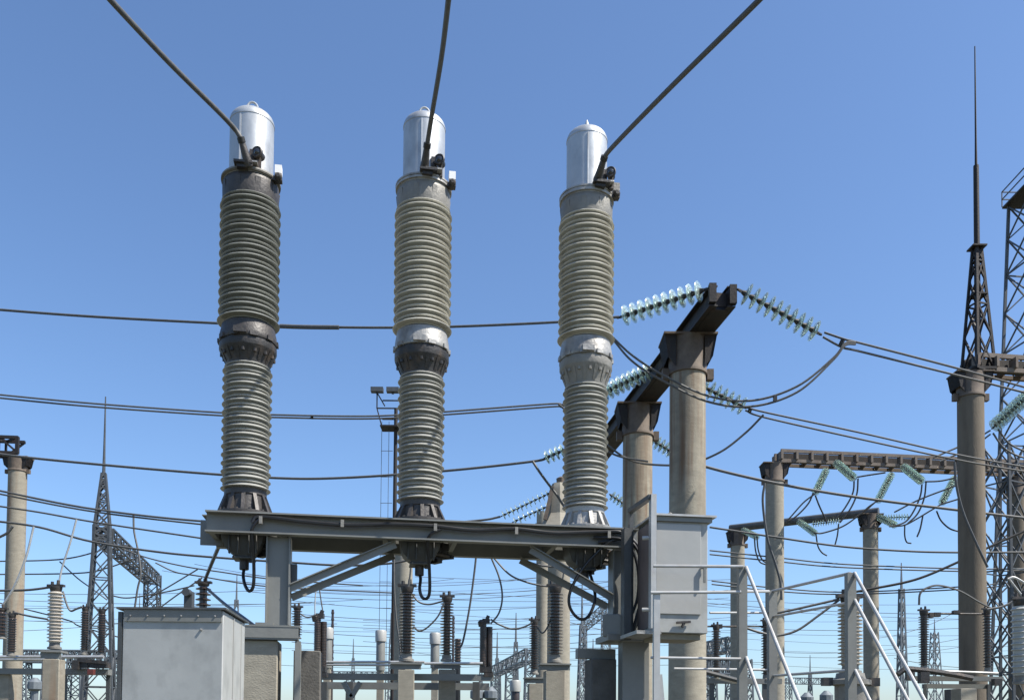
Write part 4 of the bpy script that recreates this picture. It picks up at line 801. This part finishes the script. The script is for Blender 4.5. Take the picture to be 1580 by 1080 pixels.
b.bar((q_.x - .85, q_.y, zz + .9), (q_.x + .6, q_.y, zz + .9), .05); b.bar((q_.x - .6, q_.y, zz + 1.25), (q_.x + .6, q_.y, zz + 1.25), .05); b.bar((q_.x - .85, q_.y, zz + 1.6), (q_.x - .5, q_.y, zz + 1.0), .05); b.bar((q_.x - .6, q_.y, zz + .4), (q_.x + .6, q_.y, zz + .4), .04)
mk('platform', b, M['rust'], fm)
for dx in (-.85, -.15): mk('floodlight', MB().box((q_.x + dx, q_.y, zz + 1.72), (.55, .3, .2)).box((q_.x + dx, q_.y, zz + 1.6), (.1, .1, .1)), M['lattice'], fm)
tag(mk('concrete_column', MB().lathe([(.3, 0), (.29, gz(623, 790, 30))], P(623, 900, 30).to_2d().to_3d(), 24), M['concrete']), 'concrete column under the middle breaker mechanism, right of the floodlight mast', 'column')
# ------------------------------------------------------------------ left & centre wires
LW = [([(-20, 778), (60, 790), (150, 806), (310, 830), (345, 836)], 26, .026, 'wire meeting the left frame end below its end plate'),
      ([(-20, 802), (60, 813), (140, 835), (250, 852), (350, 861), (440, 867), (530, 872), (600, 869), (640, 862)], 24, .03, 'long sagging wire passing under the breaker frame'),
      ([(118, 801), (108, 838), (96, 875), (90, 905)], 16, .018, 'pale drop wire onto the pale ribbed insulator'),
      ([(52, 812), (40, 860), (22, 905), (3, 935)], 14, .018, 'pale drop wire towards the left edge insulator'),
      ([(206, 795), (207, 820), (213, 850), (217, 885), (212, 910), (204, 965)], 30, .035, 'drop wire curving down beside the truss arm'),
      ([(-20, 911), (40, 910), (82, 905)], 15, .02, 'lead from the left edge to the pale ribbed insulator'),
      ([(97, 912), (103, 932), (109, 942), (118, 939), (127, 936)], 16, .018, 'slack lead from the pale insulator to its slim neighbour'),
      ([(20, 944), (45, 950), (74, 955)], 16, .018, 'lead between left slim insulator and pale insulator'),
      ([(-20, 836), (8, 824), (20, 812)], 14, .02, 'short wire entering at the left edge'),
      ([(735, 855), (731, 890), (724, 940), (714, 990), (707, 1000)], 20, .024, 'dark drop cable right of the second middle insulator'),
      ([(757, 858), (770, 890), (775, 920), (770, 945), (757, 962)], 19, .02, 'drop cable curving onto the right smooth brown pair'),
      ([(758, 856), (785, 885), (810, 897), (835, 903), (855, 905)], 19, .02, 'double-curved lead to the capped column insulator'),
      ([(792, 853), (820, 868), (850, 874), (880, 874)], 19, .02, 'upper lead running right to the twin columns'),
      ([(757, 955), (770, 963), (790, 970), (808, 967), (822, 960)], 19.5, .02, 'slack lead from the right smooth pair to the slim insulator'),
      ([(635, 915), (646, 928), (662, 932), (684, 927)], 19.5, .02, 'lead joining the two middle brown insulators'),
      ([(685, 930), (676, 950), (660, 967), (647, 973), (638, 966)], 19.5, .02, 'slack loop left of the second middle insulator'),
      ([(608, 850), (608, 900), (611, 950), (616, 990), (618, 1010)], 22, .024, 'drop cable beside the floodlight mast'),
      ([(634, 868), (633, 885), (630, 905)], 18, .02, 'short lead down onto the tall middle insulator'),
      ([(465, 948), (475, 952), (490, 948)], 18, .015, 'thin slack lead left of the smooth brown pair'),
      ([(488, 902), (486, 930), (486, 950)], 25, .02, 'pale thin drop wire above the left smooth pair'),
      ([(492, 902), (496, 930), (500, 952)], 25, .02, 'dark thin drop wire above the left smooth pair'),
      ([(870, 880), (868, 893), (862, 900)], 17.5, .016, 'tiny lead onto the capped column insulator'),
      ([(858, 922), (850, 955), (838, 976), (828, 966)], 18, .016, 'slack lead between the insulators before the twin columns')]
for pts, D, r, lab in LW: wire(pts, D, r, lab, 'wire_pale' if lab.startswith('pale') else 'wire', name='drop_cable' if ('drop' in lab or 'lead' in lab or 'loop' in lab) else 'overhead_wire')
# mid-distance pairs on the left
for k, (pts, lab) in enumerate([([(-20, 866), (90, 863), (145, 852), (158, 846)], 'thin wire reaching the mast from the left, upper'),
      ([(-20, 886), (120, 884), (165, 876), (205, 862)], 'thin wire passing behind the mast, lower'),
      ([(92, 866), (120, 892), (145, 910), (165, 925)], 'thin wire slanting down behind the mast'),
      ([(170, 838), (220, 858), (282, 873), (340, 882), (420, 893), (560, 903)], 'thin wire leaving the mast head rightwards'),
      ([(240, 868), (270, 882), (305, 888), (420, 905), (620, 915)], 'thin wire leaving the truss arm end'),
      ([(305, 878), (260, 905), (225, 925)], 'thin wire rising from behind the cabinet, left'),
      ([(312, 891), (270, 920), (230, 950)], 'thin wire rising from behind the cabinet, right'),
      ([(170, 918), (200, 922), (260, 912), (300, 903)], 'slack thin wire above the cabinet roof'),
      ([(-20, 925), (100, 955), (130, 968), (250, 1000)], 'thin wire behind the pale insulator')]):
    wire(pts, 45, .035, lab, 'wire', 'thin wires around the lattice mast')
# far bundles of wires that cannot be told apart
def far_wire(x0, y0, x1, y1, s, D, r=.045):
    a, b_ = P(x0, y0, D), P(x1, y1, D * 1.05); e_ = (b_ - a) * .35 if (x0 < 0 or x1 > 1580) else Vector()
    a, b_ = (a - e_ if x0 < 0 else a), (b_ + e_ if x1 > 1580 else b_)
    return tag(mk('distant_wire', MB().tube(sag(a, b_, s * mpp(D), 16), r, 4), M['wire']), 'hair-thin far-off power line crossing low behind the yard', 'wire', 'far-off power lines low in the sky')
for (x0, y0, x1, y1, s) in [(-40, 905, 500, 905, 12), (-40, 915, 480, 930, 10), (-40, 932, 560, 925, 8), (-40, 948, 520, 962, 8), (300, 870, 900, 880, 30), (380, 905, 1000, 888, 22), (380, 912, 1000, 895, 22), (440, 925, 1000, 918, 20), (440, 945, 1000, 935, 18), (440, 960, 960, 955, 14), (440, 972, 960, 975, 12), (450, 990, 960, 985, 12), (450, 1003, 980, 998, 10), (250, 880, 700, 893, 18), (1090, 930, 1600, 935, 14), (1095, 966, 1600, 950, 16), (1190, 1005, 1480, 985, 10), (1200, 1012, 1480, 998, 8), (1340, 985, 1480, 940, 10), (-40, 970, 200, 960, 6), (880, 905, 1130, 910, 8), (880, 960, 1060, 990, 4), (880, 930, 1130, 930, 6), (1380, 1015, 1500, 1030, 3)]:
    far_wire(x0, y0, x1, y1, s, random.uniform(70, 95), .03)
for k in range(22):
    y = 885 + k * 6.5; x0 = random.choice([-40, 380, 430, 560, 640]); x1 = x0 + random.uniform(350, 620)
    far_wire(x0, y + random.uniform(-8, 8), x1, y + random.uniform(-10, 10), random.uniform(5, 18), random.uniform(85, 130), .028)
for k in range(7):
    y = 925 + k * 15; far_wire(1090, y + random.uniform(-6, 6), 1600, y + random.uniform(-14, 8), random.uniform(6, 16), random.uniform(90, 130), .028)
# ------------------------------------------------------------------ far lattice masts and gantries
def far_mast(px, ytop, ybox, D, wb, label, rod=True):
    c = P(px, ybox, D); b = MB(); s = mpp(D); lattice(b, (c.x, c.y), wb * s, wb * s * .35, 0, c.z, 8, .065, rz=.2)
    t = thing('distant_mast', label, 'mast', (c.x, c.y, 0), 0, 'far lattice masts')
    mk('lattice_body', b, M['lattice_hazed'], t)
    mk('rod', MB().lathe([(.12, c.z - .3), (.04, gz(px, ytop, D))], (c.x, c.y, 0), 6), M['lattice_hazed'], t)
for a in [(1391, 868, 908, 70, 15, 'far lattice mast with rod between stair rail and tall column'), (365, 885, 925, 90, 14, 'far lattice mast showing right of the brown bushing'), (796, 945, 990, 85, 12, 'far lattice mast left of the slim brown insulator'), (767, 975, 1015, 95, 10, 'smaller far lattice mast near the right smooth pair'), (898, 900, 965, 75, 16, 'far lattice mast left of the junction box'), (603, 945, 985, 80, 9, 'far lattice mast left of the tall middle insulator'), (1442, 955, 975, 110, 22, 'widest far pylon right of the slim right insulator')]:
    far_mast(*a)
def far_gantry(x0, y0, x1, y1, D0, D1, label, n=12, legs=(0, 1)):
    a = P(x0, y0, D0); b_ = P(x1, y1, D1); b_.z = a.z
    t = thing('distant_gantry', label, 'gantry', (a.x, a.y, 0), 0, 'far lattice gantries')
    b = MB(); truss(b, a, b_, .9, .8, n, .06); mk('truss_beam', b, M['lattice_hazed'], t)
    for k in legs:
        q_ = a.lerp(b_, k); m_ = MB(); lattice(m_, (q_.x, q_.y), 1.1, .8, 0, a.z + .4, 8, .06, rz=.1); mk('lattice_leg', m_, M['lattice_hazed'], t)
far_gantry(900, 968, 935, 948, 120, 100, 'far lattice gantry left of the junction box', 8)
far_gantry(765, 1035, 820, 1015, 85, 65, 'far lattice gantry beam left of the twin columns', 14, (0, .5, 1))
far_gantry(1085, 1003, 1135, 990, 60, 55, 'far lattice gantry behind the control cabinet', 10)
far_gantry(35, 1012, 185, 1014, 62, 62, 'far lattice gantry beam behind the left pedestal', 26, (0, .3, .55, 1))
for k, a in enumerate([(742, 1000, 1030, 120, 9, 'short far mast left of the right smooth brown pair'), (915, 985, 1010, 110, 9, 'short far mast under the junction box'), (1250, 1010, 1040, 120, 9, 'short far mast between the two stair posts'), (30, 900, 985, 100, 14, 'far mast half hidden by the far left concrete column'), (215, 915, 950, 120, 10, 'far mast tip just left of the large cabinet'), (545, 985, 1015, 120, 9, 'short far mast left of the grey capped transformers')]): far_mast(*a)
far_gantry(480, 1040, 600, 1044, 120, 120, 'faint far gantry behind the central disconnector', 14, (0, .5, 1))
far_gantry(1215, 1050, 1300, 1052, 120, 120, 'faint far gantry between the stair posts', 12, (0, 1))
far_gantry(1090, 1028, 1145, 1028, 50, 50, 'low far truss beside the stair post', 12)
# small far insulators along the bottom edge
for k, (px, y) in enumerate([(736, 1066), (757, 1066), (1245, 1075), (1275, 1072), (54, 1052)]):
    p = P(px, y, 40); tag(mk('distant_insulator', MB().lathe([(.15, 0), (.15, p.z - .4), (.3, p.z - .3), (.3, p.z), (.1, p.z + .2)], (p.x, p.y, 0), 10), M['lattice_hazed']), ['far stubby post left of its near twin by the right smooth pair', 'far stubby post just right of its twin by the right smooth pair', 'far stubby post between stair posts, left one', 'far stubby post beside the right stair post', 'far stubby grey post left of the rust-stained pedestal'][k], 'post')
